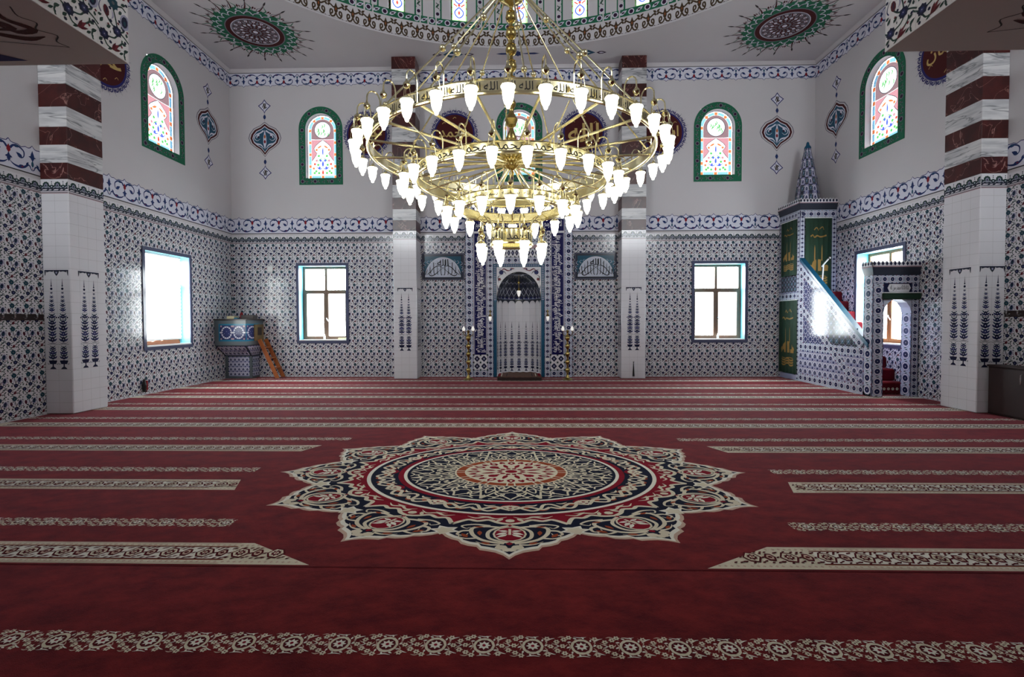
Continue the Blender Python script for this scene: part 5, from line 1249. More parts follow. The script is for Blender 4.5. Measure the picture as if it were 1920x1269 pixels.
# wooden ladder against the desk
ld = thing('wooden_ladder', 'orange-brown wooden ladder leaning on the corner desk', 'ladder', (-6.85, 13.5, 0))
A_, B_ = np.array([-6.74, 13.36, .0]), np.array([-7.235, 13.36, 1.08]); dv = (B_-A_)/np.linalg.norm(B_-A_); pv = np.array([dv[2], 0, -dv[0]])
for yo in (0, .34):
    g = MB(); o_ = np.array([0, yo, 0]); q_ = [A_+o_-pv*.0+np.array([-.055, 0, 0]), A_+o_+np.array([.055, 0, 0]), B_+o_+pv*.05, B_+o_-pv*.05]
    q_[0][2] = q_[1][2] = 0.0; g.raw([p-np.array([0, .02, 0]) for p in q_]+[p+np.array([0, .02, 0]) for p in q_], [(0, 1, 2, 3), (7, 6, 5, 4), (0, 4, 5, 1), (1, 5, 6, 2), (2, 6, 7, 3), (3, 7, 4, 0)], 'wood_orange'); part(g, 'rail', ld)
for k in range(3):
    c = A_+(B_-A_)*(.25+.27*k); g = MB(); g.bbox(c[0]-.06, c[0]+.06, c[1]+.02, c[1]+.32, c[2]-.012, c[2]+.012, 'wood_orange'); part(g, 'step', ld)

# ------------------------------------------------------------------ small things on the walls and sills
g = MB(); g.bbox(-7.17, -7.02, YB-.03, YB-.002, 3.0, 3.16, 'plastic_white'); tag(g.build('wall_box', loc=(-7.1, YB-.015, 3.08)), 'small white box on the tiles left of the left back window', 'wall box')
g = MB(); g.bbox(2.745, 2.788, 13.45, 13.58, 2.15, 2.32, 'plastic_white'); tag(g.build('thermostat', loc=(2.77, 13.5, 2.2)), 'small white switch box on the side of the right niche pillar', 'switch box')
g = MB(); g.tube([(3.12, 13.27, .06), (3.12, 13.27, .42)], [.03, .008], 'black_plastic', n=8); g.tube([(3.12, 13.27, .42), (3.135, 13.27, .46), (3.11, 13.27, .46), (3.12, 13.275, .42)], .006, 'black_plastic', n=6); tag(g.build('shoehorn', loc=(3.12, 13.27, .2)), 'long dark shoehorn hanging on the right niche pillar near the floor', 'shoehorn')
g = MB(); g.tube([(-8.165, 10.36, .06), (-8.165, 10.36, .2), (-8.165, 10.36, .34)], [.03, .045, .02], 'black_plastic', n=10); g.tube([(-8.14, 10.40, .1), (-8.14, 10.40, .3)], .022, 'cloth_red', n=8); tag(g.build('hanging_brush', loc=(-8.16, 10.38, .2)), 'small dark red and black brush hanging low on the left wall', 'brush')
def rail(x0, x1, y0, y1, z, ys, hx, label):
    t = thing('coat_rail', label, 'coat rail', ((x0+x1)/2, (y0+y1)/2, z))
    g = MB(); g.bbox(x0, x1, y0, y1, z, z+.105, 'wood_dark'); part(g, 'board', t)
    for y in ys:
        g = MB(); s_ = 1 if hx > x0 and hx > 0 and False else (1 if x1 < 0 else -1); xf = x1 if s_ > 0 else x0
        g.tube(cr([(xf-s_*.004, y, z+.05), (xf+s_*.03, y, z+.03), (xf+s_*.055, y, z+.055), (xf+s_*.05, y, z+.09)], 4), .011, 'steel', n=6); g.ball((xf+s_*.05, y, z+.095), .018, 'steel', n=8); part(g, 'hook', t, True)
rail(-8.198, -8.17, 5.2, 8.17, 1.62, np.arange(5.3, 8.1, .18), -8.17, 'dark wooden coat rail with metal hooks on the left wall')
rail(8.17, 8.198, 6.2, 8.37, 1.63, np.arange(6.3, 8.3, .18), 8.17, 'dark wooden coat rail with metal hooks on the right wall')
cb = thing('shoe_cabinet', 'dark brown wooden cabinet with metal handle beside the right wall pillar', 'cabinet', (8.05, 7.6, 0))
g = MB(); g.bbox(7.93, 8.19, 6.9, 8.37, 0, .80, 'wood_dark'); g.bbox(7.90, 8.19, 6.88, 8.375, .80, .83, 'wood_dark'); part(g, 'carcass', cb)
for (a, b, hy) in ((7.66, 8.34, 7.79), (6.93, 7.62, 7.50)):
    g = MB(); g.bbox(7.905, 7.929, a, b, .03, .785, 'wood_dark'); d_ = part(g, 'door', cb); g = MB(); g.tube([(7.90, hy, .55), (7.88, hy, .56), (7.88, hy, .71), (7.90, hy, .72)], .008, 'steel', n=6); part(g, 'door_handle', d_, True)
g = MB(); g.bbox(-.14, .14, -.05, .05, 0, .045, 'book_cream'); o = g.build('book'); o.location = (-5.09, 13.95, LZ[0]+FR+.031); tag(o, 'cream book lying on the sill of the left back window', 'book')
def bottle(loc, lab):
    g = MB(); g.lathe([(.001, 0), (.03, 0), (.03, .09), (.014, .12), (.014, .15), (.001, .155)], (0, 0, 0), 'plastic_white', n=12); o = g.build('bottle', smooth=True); o.location = loc; tag(o, lab, 'bottle')
bottle((-5.62, 13.9, LZ[0]+FR+.031), 'small white bottle on the sill of the left back window')
bottle((5.64, 13.9, LZ[0]+FR+.031), 'small white bottle on the sill of the right back window')
# folding book stand lying on the sill behind the blind
g = MB(); pts_ = cr([(10.52, 0), (10.65, .09), (10.8, .07), (10.95, .10), (11.1, .08), (11.25, .12), (11.4, .10), (11.6, .13), (11.72, .03)], 4); prof = [(p[0], p[1]) for p in pts_]+[(11.72, 0)]
g.prism(prof, plane((-8.34, 0, LZ[0]+FR+.031), (0, 1, 0), (0, 0, 1)), .02, 'wood_orange'); tag(g.build('book_stand', loc=(-8.34, 11.1, LZ[0]+FR+.06)), 'carved wooden book stand on the sill below the white blind', 'book stand')

# ------------------------------------------------------------------ side balconies near the camera
def balcony(sx, xin, label):
    """gallery along one side; sx = -1 left, +1 right"""
    b = thing('balcony', label, 'balcony', (sx*5.3, 0, 3.25)); x0, x1 = sorted((xin, sx*8.19)); g = MB()
    g.bbox(x0, x1, YR+.2, 3.10, 3.25, 3.42, 'p_white', b=.004); part(g, 'slab', b)
    g = MB(); a, c = sorted((xin, xin+sx*.12)); g.bbox(a, c, YR+.2, 3.10, 3.42, 4.45, 'p_white'); g.bbox(x0+.12 if sx < 0 else x0+.12, x1, 2.98, 3.10, 3.42, 4.45, 'p_white'); part(g, 'parapet', b)  # solid parapets along both open edges
    g = MB()
    s_ = plane((xin, YR+.22, 3.25), (0, 1, 0), (0, 0, 1)) if sx < 0 else plane((xin, 3.10, 3.25), (0, -1, 0), (0, 0, 1))
    L = 2.88-YR; g.rect(s_, 0, L, 0, .80, 'g_white', 1)
    i0 = 0
    for i in range(int(L/TW)+1):
        u = (L-(i+1)*TW) if sx < 0 else i*TW
        g.put(s_, tileM, u, .005, TW/100, .36/164, clip=(0, L, 0, .37), l0=2)
        g.rect(s_, u, u+.0015, 0, .37, 'g_grout', 2)
        for (q0, c_) in ((.375, 'g_red'), (.395, 'g_navy')):
            for k in range(2): g.put(s_, Mo().poly(c_, 0, [(0, 0), (.08, 0), (.1, .012), (.02, .012)]), u+k*TW/2, q0, l0=2)
        g.put(s_, rose, u, .42, TW/100, .2/100, l0=2)
    g.rect(s_, 0, L, -.0, .008, 'g_white', 3)
    part(g, 'tile_facing', b)
    # painted underside
    su = plane((0, 0, 3.25), (1, 0, 0), (0, -1, 0)); mo = Mo(); k = sx
    def P(x, y): return (x, -y)
    for (p, w) in (([(2.74, 2.50), (2.80, 2.62), (2.74, 2.72), (2.86, 2.74), (2.90, 2.62)], .045), ([(2.86, 2.48), (2.90, 2.60), (2.84, 2.70), (2.96, 2.72)], .05), ([(2.74, 2.79), (2.86, 2.81), (2.98, 2.76), (3.06, 2.72)], .045), ([(3.0, 2.5), (3.04, 2.6), (2.98, 2.66), (3.1, 2.68)], .04)):
        mo.stroke('p_maroon', 1, [P(k*x, y) for x, y in p], w, 2)
    mo.stroke('p_line', 1, [P(k*x, y) for x, y in ((2.66, 2.52), (2.70, 2.60), (2.66, 2.66), (2.72, 2.72), (2.66, 2.78), (2.72, 2.84), (2.70, 2.90))], .008).stroke('p_line', 1, [P(k*x, y) for x, y in ((2.70, 2.90), (2.9, 2.86), (3.1, 2.82))], .005)
    A, B, D_ = (k*3.10, 3.04), (k*3.9, 3.045), (k*3.5, 2.72)
    mo.poly('p_violet', 1, [P(*A), P(*B), P(*D_)]); ins = [(a*.62+(3.5*k if i_ == 0 else 2.94)*.38) for i_, a in enumerate(A)]
    cen = np.array([(A[0]+B[0]+D_[0])/3, (A[1]+B[1]+D_[1])/3]); mo.poly('p_white', 2, [P(*(cen+(np.array(v)-cen)*.62)) for v in (A, B, D_)]).poly('p_violet', 3, [P(*(cen+(np.array(v)-cen)*.3)) for v in (A, B, D_)])
    g = MB(); g.put(su, mo, l0=1); part(g, 'painted_soffit', b)
balcony(-1, -2.5, 'white balcony with flowered tile edge over the left foreground')
balcony(1, 2.27, 'white balcony with flowered tile edge over the right foreground')

b = thing('balcony', 'added unseen balcony above and behind the camera that shades the foreground', 'balcony', (-.1, -.8, 3.25))  # made up to keep rear daylight off the foreground carpet
g = MB(); g.bbox(-2.49, 2.26, YR+.2, 1.2, 3.25, 3.42, 'p_white'); part(g, 'slab', b); g = MB(); g.bbox(-2.49, 2.26, 1.08, 1.2, 3.42, 4.45, 'p_white'); part(g, 'parapet', b)

# ------------------------------------------------------------------ carpets
CX, CY = -.085, 5.09
def carpet_slab(y0, y1):
    g = MB(); g.box(XL+.022, XR-.012, y0, y1, -.016, -.0075, 'c_red'); return g
sC = plane((0, 0, -.0075), (1, 0, 0), (0, 1, 0))
thin = Mo()    # light speckled flower band, 150 x 100
thin.circ('c_beige', 1, 40, 50, 34, 36, n=12).circ('c_dark', 2, 40, 50, 26, 26, n=10).flow('c_white', 3, 40, 50, 22, 8, .4, ry=20).circ('c_maroon', 4, 40, 50, 6, n=6)
for i in range(10):
    t = i*2*PI/10; thin.leaf('c_white', 2, 40+36*math.cos(t), 50+36*math.sin(t), 40+48*math.cos(t+.2), 50+46*math.sin(t+.2), 7)
for p in ([(70, 10), (84, 30), (76, 46)], [(70, 92), (84, 72), (78, 56)], [(98, 66), (112, 60), (126, 74)], [(100, 34), (112, 42), (128, 28)], [(128, 60), (140, 52), (148, 62)], [(0, 30), (6, 50), (0, 70)], [(120, 92), (134, 96), (148, 88)], [(120, 8), (134, 4), (148, 12)]): thin.stroke('c_pinkish', 1, p, 4.5, 2, n=3)
for (x, y) in ((95, 50), (115, 30), (115, 72), (84, 14), (86, 86), (136, 20), (138, 82), (4, 8), (4, 92), (132, 52)): thin.flow('c_beige', 1, x, y, 11, 6, .35).circ('c_dark', 2, x, y, 3, n=5)
for p in ([(78, 30), (96, 18), (108, 14)], [(78, 70), (96, 84), (110, 88)], [(104, 44), (120, 52), (104, 62)], [(20, 4), (40, 8), (60, 4)], [(20, 96), (40, 92), (60, 96)]): thin.stroke('c_white', 1, p, 4, 2, n=3)
wide = Mo()    # cream border band, 100 x 120 : one big and one small lozenge
wide.poly('c_dark', 1, [(0, 25), (100, 25), (100, 95), (0, 95)]).poly('c_white', 2, [(0, 28), (100, 28), (100, 92), (0, 92)])
wide.poly('c_dark', 3, [(2, 60), (14, 38), (38, 32), (54, 60), (42, 82), (18, 88)]).poly('c_beige', 4, [(7, 60), (17, 43), (36, 38), (48, 60), (39, 77), (20, 82)]).flow('c_dark', 5, 28, 60, 15, 8, .3, ry=17).flow('c_beige', 6, 28, 60, 8, 6, .35).circ('c_maroon', 7, 28, 60, 3.5, n=6)
wide.poly('c_dark', 4, [(60, 60), (68, 42), (84, 40), (92, 60), (84, 78), (70, 80)]).poly('c_pinkish', 5, [(66, 60), (72, 48), (82, 47), (86, 60), (81, 72), (73, 73)]).flow('c_dark', 6, 76, 60, 7, 5, .3)
for (x, y) in ((57, 40), (57, 80), (97, 36), (97, 84), (57, 60), (97, 60), (3, 36), (3, 86), (48, 34), (46, 88), (72, 32), (74, 88), (88, 32), (62, 88), (22, 30), (26, 90)): wide.leaf('c_dark', 4, x-5, y-4, x+6, y+4, 6)
for y in (4, 22, 96, 114): wide.poly('c_orange' if y in (22, 96) else 'c_pinkish', 1, [(0, y), (100, y), (100, y+2.4), (0, y+2.4)])
for x in range(6, 100, 16):
    for y in (13, 105): wide.flow('c_pinkish', 1, x, y, 5, 4, .4)
def wideband(g, y0, y1, xa0, xa1, xb0, xb1):
    """xa: left end at y0/y1, xb: right end at y0/y1"""
    zz = EPS-.0075; g.raw([(xa0, y0, zz), (xb0, y0, zz), (xb1, y1, zz), (xa1, y1, zz)], [(0, 1, 2, 3)], 'c_beige')
    lo = lambda y: xa0+(xa1-xa0)*(y-y0)/(y1-y0); hi = lambda y: xb0+(xb1-xb0)*(y-y0)/(y1-y0)
    clip = lambda ce: (ce[:, 0] > lo(ce[:, 1])+.012) & (ce[:, 0] < hi(ce[:, 1])-.012)
    p = .25; a = min(xa0, xa1); b = max(xb0, xb1)
    part_ = Mo(); part_.f = [f for f in wide.f if np.ptp(f[2][:, 0]) < 60]
    for i in range(math.ceil(a/p) if xa0 == xa1 else math.floor(a/p), math.floor(b/p) if xb0 == xb1 else math.ceil(b/p)):
        full_in = i*p > max(xa0, xa1)+.02 and (i+1)*p < min(xb0, xb1)-.02
        g.put(sC, wide if full_in else part_, i*p, y0, p/100, (y1-y0)/120, clip=None if full_in else clip, l0=2)
def thinband(g, y, xa, xb, w=.155):
    p = .24
    for i in range(math.floor(xa/p), math.ceil(xb/p)): g.put(sC, thin, i*p, y-w/2, p/150, w/100, clip=(xa, xb, y-w, y+w), l0=1)
g = carpet_slab(3.096, YB-.012)
ends = {0: (-1.30, -1.83, 3.125, 3.43), 1: (-2.625, -2.735, 4.52, 4.815), 2: (-2.60, -2.46, 5.88, 6.17)}
for k in range(8):
    yc = 3.28+1.366*k
    if k in ends:
        e0, e1, y0, y1 = ends[k]
        wideband(g, y0, y1, XL+.02, XL+.02, CX+e0, CX+e1); wideband(g, y0, y1, CX-e0, CX-e1, XR-.02, XR-.02)
    else: wideband(g, yc-.15, yc+.15, XL+.02, XL+.02, XR-.02, XR-.02)
tends = {0: 2.19, 1: 2.74, 2: 2.2}
for k in range(8):
    yc = 3.775+1.366*k
    if yc > 13.6: continue
    if k in tends: thinband(g, yc, XL+.02, CX-tends[k]); thinband(g, yc, CX+tends[k], XR-.02)
    else: thinband(g, yc, XL+.02, XR-.02)
zz = EPS-.0075; g.raw([(XL+.02, 3.098, zz), (XR-.02, 3.098, zz), (XR-.02, 3.109, zz), (XL+.02, 3.109, zz)], [(0, 1, 2, 3)], 'c_dark')
# medallion: twelve petals, drawn for a circle and stretched sideways
RO = [(0, 1.87), (1.0, 1.815), (2.4, 1.775), (4, 1.755), (5.2, 1.745), (6.0, 1.70), (7.6, 1.69), (9.2, 1.665), (10.2, 1.62), (11.6, 1.605), (13.4, 1.57), (15, 1.52)]
def petal_ring(m, l, d, rin):
    prof = [(-a, r) for a, r in RO[::-1]]+RO[1:-1]
    pts = [(math.radians(k*30+a), r-d*(1.1 if abs(a) < 1 else 1)) for k in range(12) for a, r in prof]; n = len(pts); mo = Mo()
    for i in range(n):
        (a, r), (b, q) = pts[i], pts[(i+1) % n]
        mo.poly(m, l, [(rin*math.sin(a), rin*math.cos(a)), (r*math.sin(a), r*math.cos(a)), (q*math.sin(b), q*math.cos(b)), (rin*math.sin(b), rin*math.cos(b))])
    return mo
med = Mo().add(petal_ring('c_pinkish', 0, 0, 1.0)).add(petal_ring('c_white', 1, .028, 1.0)).add(petal_ring('c_navy', 2, .062, 1.0))
sec = Mo(); hs = Mo()    # half sector, x>0
# maroon scalloped ground near the ring
for (a, b) in zip([(0, 1.30), (3, 1.27), (6, 1.22), (9, 1.25), (12, 1.24)], [(3, 1.27), (6, 1.22), (9, 1.25), (12, 1.24), (15, 1.33)]):
    f_p = lambda t, r: (r*math.sin(math.radians(t)), r*math.cos(math.radians(t)))
    hs.poly('c_maroon', 3, [f_p(a[0], 1.05), f_p(*a), f_p(*b), f_p(b[0], 1.05)])
pc = lambda *ps: [f_p(t, r) for t, r in ps]
hs.stroke('c_beige', 4, pc((0, 1.31), (3, 1.285), (6, 1.235), (9, 1.265), (12, 1.25), (15, 1.35)), .03)
hs.stroke('c_beige', 4, pc((1, 1.17), (4, 1.21), (7, 1.18), (10, 1.21), (13, 1.18)), .022, 2).stroke('c_beige', 4, pc((5, 1.15), (8, 1.17), (11, 1.15)), .02, 2).leaf('c_beige', 4, *f_p(2, 1.2), *f_p(4, 1.27), .03)
hs.stroke('c_beige', 4, pc((0, 1.335), (3, 1.38), (4.8, 1.45), (4.4, 1.55), (2.4, 1.60), (0, 1.63)), .023)
hs.stroke('c_beige', 4, pc((2.5, 1.37), (6, 1.36), (9, 1.40), (8.2, 1.50), (6, 1.58), (3.5, 1.62), (1, 1.64)), .026)
hs.stroke('c_beige', 4, pc((5, 1.345), (9, 1.33), (12, 1.37), (10.5, 1.41), (9.6, 1.385)), .026, 1).stroke('c_beige', 4, pc((8.7, 1.44), (11, 1.46), (11.4, 1.52), (9.6, 1.53), (9.2, 1.49)), .028, 1)
hs.stroke('c_beige', 4, pc((6.4, 1.56), (8.8, 1.58), (10.6, 1.56), (10.8, 1.53)), .024, 1).stroke('c_beige', 4, pc((1.8, 1.66), (3.6, 1.665), (5.2, 1.65), (6.6, 1.62)), .024, 1)
hs.leaf('c_orange', 5, *f_p(8.8, 1.56), *f_p(10.6, 1.50), .035).leaf('c_orange', 5, *f_p(6.4, 1.375), *f_p(9, 1.37), .028).leaf('c_orange', 5, *f_p(3.6, 1.655), *f_p(5.6, 1.625), .03).leaf('c_orange', 5, *f_p(7, 1.44), *f_p(6.4, 1.52), .03)
hs.circ('c_beige', 5, *f_p(1.5, 1.70), .035, n=8).circ('c_beige', 5, *f_p(.4, 1.735), .028, n=8)
hs.leaf('c_white', 7, .012, 1.46, .08, 1.5, .035).leaf('c_white', 7, .012, 1.49, .075, 1.545, .03).leaf('c_white', 7, .01, 1.44, .07, 1.43, .03)
# tulip in the valley
hs.poly('c_white', 5, pc((15, 1.545), (13.2, 1.50), (11.2, 1.475), (13, 1.45), (12.6, 1.40), (15, 1.415))).poly('c_beige', 6, pc((15, 1.55), (13.6, 1.49), (12.4, 1.475), (13.6, 1.45), (13.4, 1.42), (15, 1.435)))
sec.add(hs.mir()).circ('c_beige', 5, 0, 1.485, .098, .125, n=14).circ('c_maroon', 6, 0, 1.485, .086, .112, n=14).stroke('c_beige', 7, [(0, 1.40), (0, 1.5)], .016, smooth=False).leaf('c_maroon', 6, 0, 1.62, 0, 1.67, .04).circ('c_beige', 5, 0, 1.245, .03, n=8).leaf('c_maroon', 5, 0, 1.315, 0, 1.35, .03)
for k in range(12): med.add(sec, rot=-k*PI/6)
med.circ('c_maroon', 8, 0, 0, 1.165, n=96).circ('c_white', 9, 0, 0, 1.135, n=96).circ('c_navy', 10, 0, 0, 1.105, n=96)
rg = Mo(); rh = Mo()
rh.stroke('c_beige', 12, pc((0, 1.04), (3, 1.0), (6, .965), (9, 1.0), (12, 1.04), (15, 1.0)), .026).stroke('c_beige', 12, pc((0, .94), (3, .965), (5, 1.02), (8, 1.06), (11, 1.02), (13, .95), (15, .93)), .024).stroke('c_beige', 12, pc((6, .93), (9, .95), (11, .93)), .02, 2)
rh.leaf('c_orange', 11, *f_p(3, 1.0), *f_p(9, .96), .07).leaf('c_orange', 11, *f_p(10, 1.06), *f_p(14, 1.04), .04).poly('c_maroon', 11, pc((0, .90), (3, .92), (4, .96), (0, 1.02)))
rg.add(rh.mir()).flow('c_beige', 13, 0, .975, .045, 6, .35).circ('c_maroon', 14, 0, .975, .014, n=5)
for k in range(12): med.add(rg, rot=-(k+.5*(0))*PI/6)
med.circ('c_maroon', 15, 0, 0, .895, n=80).circ('c_white', 16, 0, 0, .852, n=80).circ('c_navy', 17, 0, 0, .826, n=80)
lat = Mo()
for s_ in (-1, 1):
    lat.stroke('c_beige', 18, [(r*math.sin(s_*math.radians(t)), r*math.cos(math.radians(t))) for t, r in ((0, .45), (4, .52), (9, .60), (12, .68), (15, .80))], .016)
    lat.stroke('c_beige', 18, [(r*math.sin(s_*math.radians(t)), r*math.cos(math.radians(t))) for t, r in ((0, .80), (4, .72), (8, .69), (10, .62), (6, .57), (2, .60))], .015)
    for tt in (((0, .62), (5, .66), (8, .74), (15, .72)), ((3, .80), (7, .77), (11, .80)), ((15, .56), (11, .58), (8, .64), (4, .66)), ((7.5, .45), (5, .50), (7.5, .55), (10, .50), (7.5, .45)), ((0, .55), (4, .60), (7, .58))):
        lat.stroke('c_beige', 18, [(r*math.sin(s_*math.radians(t)), r*math.cos(math.radians(t))) for t, r in tt], .013)
    lat.stroke('c_beige', 18, [(r*math.sin(s_*math.radians(t)), r*math.cos(math.radians(t))) for t, r in ((15, .45), (10, .50), (6, .49))], .013).leaf('c_beige', 18, s_*.04, .66, s_*.07, .73, .022).circ('c_beige', 18, s_*.115, .745, .014, n=6)
for k in range(12): med.add(lat, rot=-k*PI/6); med.add(Mo().stroke('c_beige', 18, [(0, .47), (.03, .56), (0, .66), (-.03, .56), (0, .47)], .012).leaf('c_beige', 18, 0, .70, 0, .80, .03), rot=-(k+.5)*PI/6)
med.circ('c_beige', 20, 0, 0, .452, n=60).circ('c_orange', 21, 0, 0, .438, n=60).circ('c_beige', 22, 0, 0, .372, n=60)
for k in range(12):
    for d in (-4, 4): med.add(Mo().stroke('c_beige', 22, [(0, .37), (0, .44)], .012, smooth=False), rot=-math.radians(k*30+d))
inn = Mo().leaf('c_maroon', 23, 0, .24, 0, .36, .07).leaf('c_beige', 24, 0, .27, 0, .33, .025)
for s_ in (-1, 1): inn.leaf('c_maroon', 23, s_*.03, .12, s_*.06, .24, .035).leaf('c_maroon', 23, s_*.055, .27, s_*.09, .34, .03).leaf('c_maroon', 23, s_*.01, .07, s_*.03, .12, .03)
for k in range(12): med.add(inn, rot=-k*PI/6)
med.circ('c_maroon', 24, 0, 0, .05, n=10)
for k in range(4): med.circ('c_maroon', 25, .2*math.sin(k*PI/2+PI/4), .2*math.cos(k*PI/2+PI/4), .04, n=9)
EPS_ = EPS; EPS = .00035
g.put(sC, med, CX, CY, 1.315, -1., rot=.008, l0=1)
EPS = EPS_
main = tag(g.build('prayer_carpet'), 'large red prayer carpet with cream row stripes and a twelve-petal medallion', 'carpet')
g = carpet_slab(YR+.01, 3.092); thinband(g, 2.355, XL+.02, XR-.02, .16); thinband(g, .99, XL+.02, XR-.02, .16); wideband(g, 1.78, 1.90+.2, XL+.02, XL+.02, XR-.02, XR-.02) if False else None
tag(g.build('prayer_carpet'), 'red carpet strip in the foreground with one speckled flower row', 'carpet')

# ------------------------------------------------------------------ chandelier
HX, HY = -.075, 5.2
ch = thing('chandelier', 'huge brass ring chandelier with four tiers of lit glass lamps', 'chandelier', (HX, HY, 2.2))
RINGS = [(1.475, 3.33, .105, 1.595, 36, 0.), (1.0, 3.045, .095, 1.13, 24, 7.5), (.57, 2.755, .095, .70, 16, 0.), (.22, 2.40, .14, .345, 8, 22.5)]
words = ['الله', 'محمد', 'بسم الله', 'الحمد لله']
for k, (r, z, hgt, lr, nl, ph) in enumerate(RINGS):
    g = MB(); n = 96 if k < 2 else 48
    g.lathe([(r, z), (r, z+hgt)], (HX, HY, 0), 'brass', n=n); g.lathe([(r-.006, z), (r-.006, z+hgt)], (HX, HY, 0), 'brass', n=n)
    for zz, rr in ((z, .016), (z+hgt, .008)):
        g.lathe([(r-.003+rr*math.cos(t), zz+rr*math.sin(t)) for t in np.linspace(0, 2*PI, 9)], (HX, HY, 0), 'brass', n=n)
    ro = part(g, 'ring', ch, True)
    g = MB(); cs = lambda uv, off, r=r: np.stack([HX+(r+off+.001)*np.sin(uv[:, 0]/r), HY-(r+off+.001)*np.cos(uv[:, 0]/r), uv[:, 1]], 1)
    w_ = lettering(words[k % 4], 'black_plastic', 1); hh2 = hgt*.62; k2 = hh2/w_.size[1]; per = 2*PI*r/max(4, round(2*PI*r/(w_.size[0]*k2*1.25))); nw = round(2*PI*r/per)
    for i in range(nw): g.put(cs, w_, i*per, z+hgt/2, k2, k2)
    part(g, 'pierced_script', ro)
def lamp_meshes(dr):
    """dr: distance from ring to lamp; local x points outward, z=0 is the rim of the shade"""
    g = MB(); x0 = -dr
    path = cr([(x0, 0, .02), (x0, 0, .14), (x0+dr*.04, 0, .205), (x0+dr*.3, 0, .25), (x0+dr*.7, 0, .25), (-dr*.04, 0, .215), (0, 0, .165)], 5)
    g.tube(path, .0065, 'brass', n=6); g.ball((x0, 0, .01), .014, 'brass', n=8)
    g.lathe([(.004, .175), (.009, .155), (.012, .145), (.024, .135), (.031, .118), (.022, .10), (.006, .088), (.001, .085)], (0, 0, 0), 'brass', n=8)
    for t in (.5, 2.6, 4.7): g.tube([(.02*math.cos(t), .02*math.sin(t), .115), (.038*math.cos(t), .038*math.sin(t), .012)], .0028, 'brass', n=4, cap=False)
    g.lathe([(.001, .052), (.008, .045), (.012, .03), (.03, .022), (.045, .012), (.053, .004), (.05, -.004)], (0, 0, 0), 'brass', n=14)
    h = MB(); h.lathe([(.052, .0), (.056, -.008), (.05, -.018), (.046, -.03), (.044, -.06), (.038, -.10), (.028, -.13), (.017, -.143), (.016, -.155), (.011, -.165), (.001, -.168)], (0, 0, 0), 'lamp_glow', n=14)
    return g, h
for k, (r, z, hgt, lr, nl, ph) in enumerate(RINGS):
    gm, hm2 = lamp_meshes(lr-r); sh = 1.12 if k == 3 else 1.
    lp = gm.build('lamp', smooth=True); lp.parent = ch; ls = hm2.build('glass_shade', smooth=True); ls.parent = lp
    for i in range(nl):
        o = lp if i == 0 else lp.copy(); 
        if i: C.objects.link(o); o.parent = ch; c2 = ls.copy(); C.objects.link(c2); c2.parent = o
        a = math.radians(ph+i*360/nl)-PI/2
        o.location = (lr*math.cos(a), lr*math.sin(a), z-2.2-.01); o.rotation_euler = (0, 0, a); o.scale = (1, 1, sh)
def spokes(n, ph, r0, z0, r1, z1, rad, name='spoke'):
    g = MB(); g.tube([(r0, 0, z0-2.2), (r1, 0, z1-2.2)], rad, 'brass', n=8); o0 = g.build(name, smooth=True); o0.parent = ch
    for i in range(n):
        o = o0 if i == 0 else o0.copy()
        if i: C.objects.link(o); o.parent = ch
        o.rotation_euler = (0, 0, math.radians(ph+i*360/n)-PI/2)
spokes(18, 10, .09, 3.30, 1.47, 3.345, .013)
spokes(12, 15, .09, 3.24, .99, 3.06, .011)
spokes(8, 0, .05, 3.0, .56, 2.77, .009)
spokes(12, 5, .13, 5.02, 1.47, 3.44, .0085, 'suspension_rod')
spokes(6, 20, 1.40, 3.33, 1.01, 3.13, .005, 'suspension_rod')
spokes(6, 50, .97, 3.05, .58, 2.84, .005, 'suspension_rod')
spokes(4, 45, .54, 2.76, .22, 2.53, .005, 'suspension_rod')
for i in range(12):
    a = math.radians(5+i*30)-PI/2
    for q in (.35, .7) if i % 2 else (.5, .93):
        rr = .13+(1.34)*q; zz = 5.02-1.58*q; g = MB(); g.ball((HX+rr*math.cos(a), HY+rr*math.sin(a), zz), .034 if q < .9 else .026, 'brass'); part(g, 'rod_ball', ch, True)
g = MB()
def bal(z): return [(.018, z-.07), (.03, z-.062), (.052, z-.045), (.06, z-.012), (.054, z+.02), (.046, z+.034), (.052, z+.042), (.026, z+.055), (.02, z+.075)]
P = [(.001, 3.12), (.02, 3.13), (.03, 3.16), (.016, 3.19), (.05, 3.21), (.085, 3.24), (.105, 3.29), (.11, 3.33), (.095, 3.37), (.075, 3.39), (.04, 3.42), (.03, 3.46), (.05, 3.5), (.058, 3.53), (.03, 3.6), (.02, 3.64), (.05, 3.66), (.058, 3.69), (.07, 3.72), (.05, 3.76), (.025, 3.8), (.03, 3.84), (.05, 3.87), (.05, 3.9), (.02, 3.95), (.018, 4.0)]
for z in (4.12, 4.29, 4.46, 4.63, 4.8): P += bal(z)
P += [(.02, 4.9), (.05, 4.93), (.1, 4.96), (.14, 5.0), (.155, 5.06), (.15, 5.14), (.13, 5.2), (.1, 5.22), (.04, 5.3), (.02, 5.4), (.012, 6.0), (.012, 17.4)]
g.lathe(P, (HX, HY, 0), 'brass_dark', n=18); part(g, 'central_stem', ch, True)
g = MB()
for j, (rr, zz) in enumerate(((.096, 3.235), (.112, 3.27), (.12, 3.31), (.112, 3.35), (.12, 4.985), (.15, 5.02), (.165, 5.07), (.16, 5.12))):
    for i in range(20): a = 2*PI*(i+.5*(j % 2))/20; g.ball((HX+rr*math.cos(a), HY+rr*math.sin(a), zz), .011, 'brass', n=5)
part(g, 'bead_basket', ch, True)

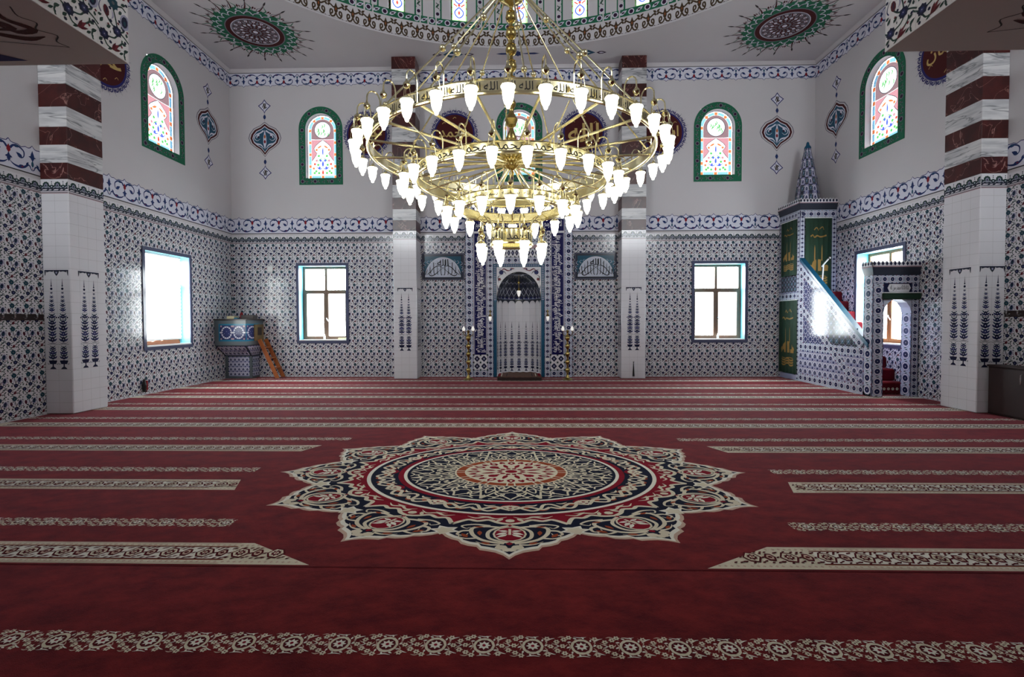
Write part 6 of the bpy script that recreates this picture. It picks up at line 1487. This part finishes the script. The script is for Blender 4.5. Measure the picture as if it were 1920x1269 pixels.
# ------------------------------------------------------------------ light
w = bpy.data.worlds.new('sky'); scene.world = w; w.use_nodes = True; nt = w.node_tree; nt.nodes.clear()
bg = nt.nodes.new('ShaderNodeBackground'); bg.inputs[0].default_value = (.93, .97, 1., 1); bg.inputs[1].default_value = SKY = 14.
wo = nt.nodes.new('ShaderNodeOutputWorld'); nt.links.new(bg.outputs[0], wo.inputs[0])
def portal(loc, rot, sx, sy):
    l = bpy.data.lights.new('sky_portal', 'AREA'); l.shape = 'RECTANGLE'; l.size = sx; l.size_y = sy; l.cycles.is_portal = True
    o = bpy.data.objects.new('sky_portal', l); C.objects.link(o); o.location = loc; o.rotation_euler = rot
zc = (LZ[0]+LZ[1])/2
for a, b in LW: portal(((a+b)/2, YB+WT+.05, zc), (-PI/2, 0, 0), 1.5, 2.2)
for a, b in SIDE_L+HID: portal((XL-WT-.05, (a+b)/2, zc), (0, -PI/2, 0), 2.2, 1.5)
for a, b in SIDE_R+HID: portal((XR+WT+.05, (a+b)/2, zc), (0, PI/2, 0), 2.2, 1.5)
portal((DC[0], DC[1]+DR+.5, 9.85), (-PI/2, 0, 0), 11.5, 1.2)
for x in (-6.75, 6.75): portal((x, YR-WT-.05, 7.1), (PI/2, 0, 0), 2.9, 2.5)  # sky portals of the added rear windows

# ------------------------------------------------------------------ camera
cd = bpy.data.cameras.new('camera'); cam = bpy.data.objects.new('camera', cd); C.objects.link(cam)
cd.sensor_fit = 'HORIZONTAL'; cd.sensor_width = 36.; cd.lens = 910*36/1920.
from mathutils import Matrix, Vector
th, ps, ro = math.atan(.0244), math.atan(.0233), .003
fw = Vector((-math.sin(ps)*math.cos(th), math.cos(ps)*math.cos(th), -math.sin(th))); rt = Vector((math.cos(ps), math.sin(ps), 0)); up = rt.cross(fw)
rt2 = rt*math.cos(ro)-up*math.sin(ro); up2 = up*math.cos(ro)+rt*math.sin(ro)
Mx = Matrix((rt2, up2, -fw)).transposed().to_4x4(); Mx.translation = (0, 0, 1.6); cam.matrix_world = Mx
cd.shift_x = (960-951.8)/1920; cd.shift_y = -(634.5-622.2)/1920; cd.clip_end = 200
scene.camera = cam
scene.view_settings.view_transform = 'Standard'; scene.view_settings.look = 'None'; scene.view_settings.gamma = 1.; scene.view_settings.use_curve_mapping = False
scene.view_settings.exposure = 1.
cy_ = scene.cycles
cy_.max_bounces = 8; cy_.diffuse_bounces = 4; cy_.glossy_bounces = 4; cy_.transmission_bounces = 4; cy_.transparent_max_bounces = 12; cy_.caustics_reflective = False; cy_.caustics_refractive = False; cy_.sample_clamp_indirect = 6.
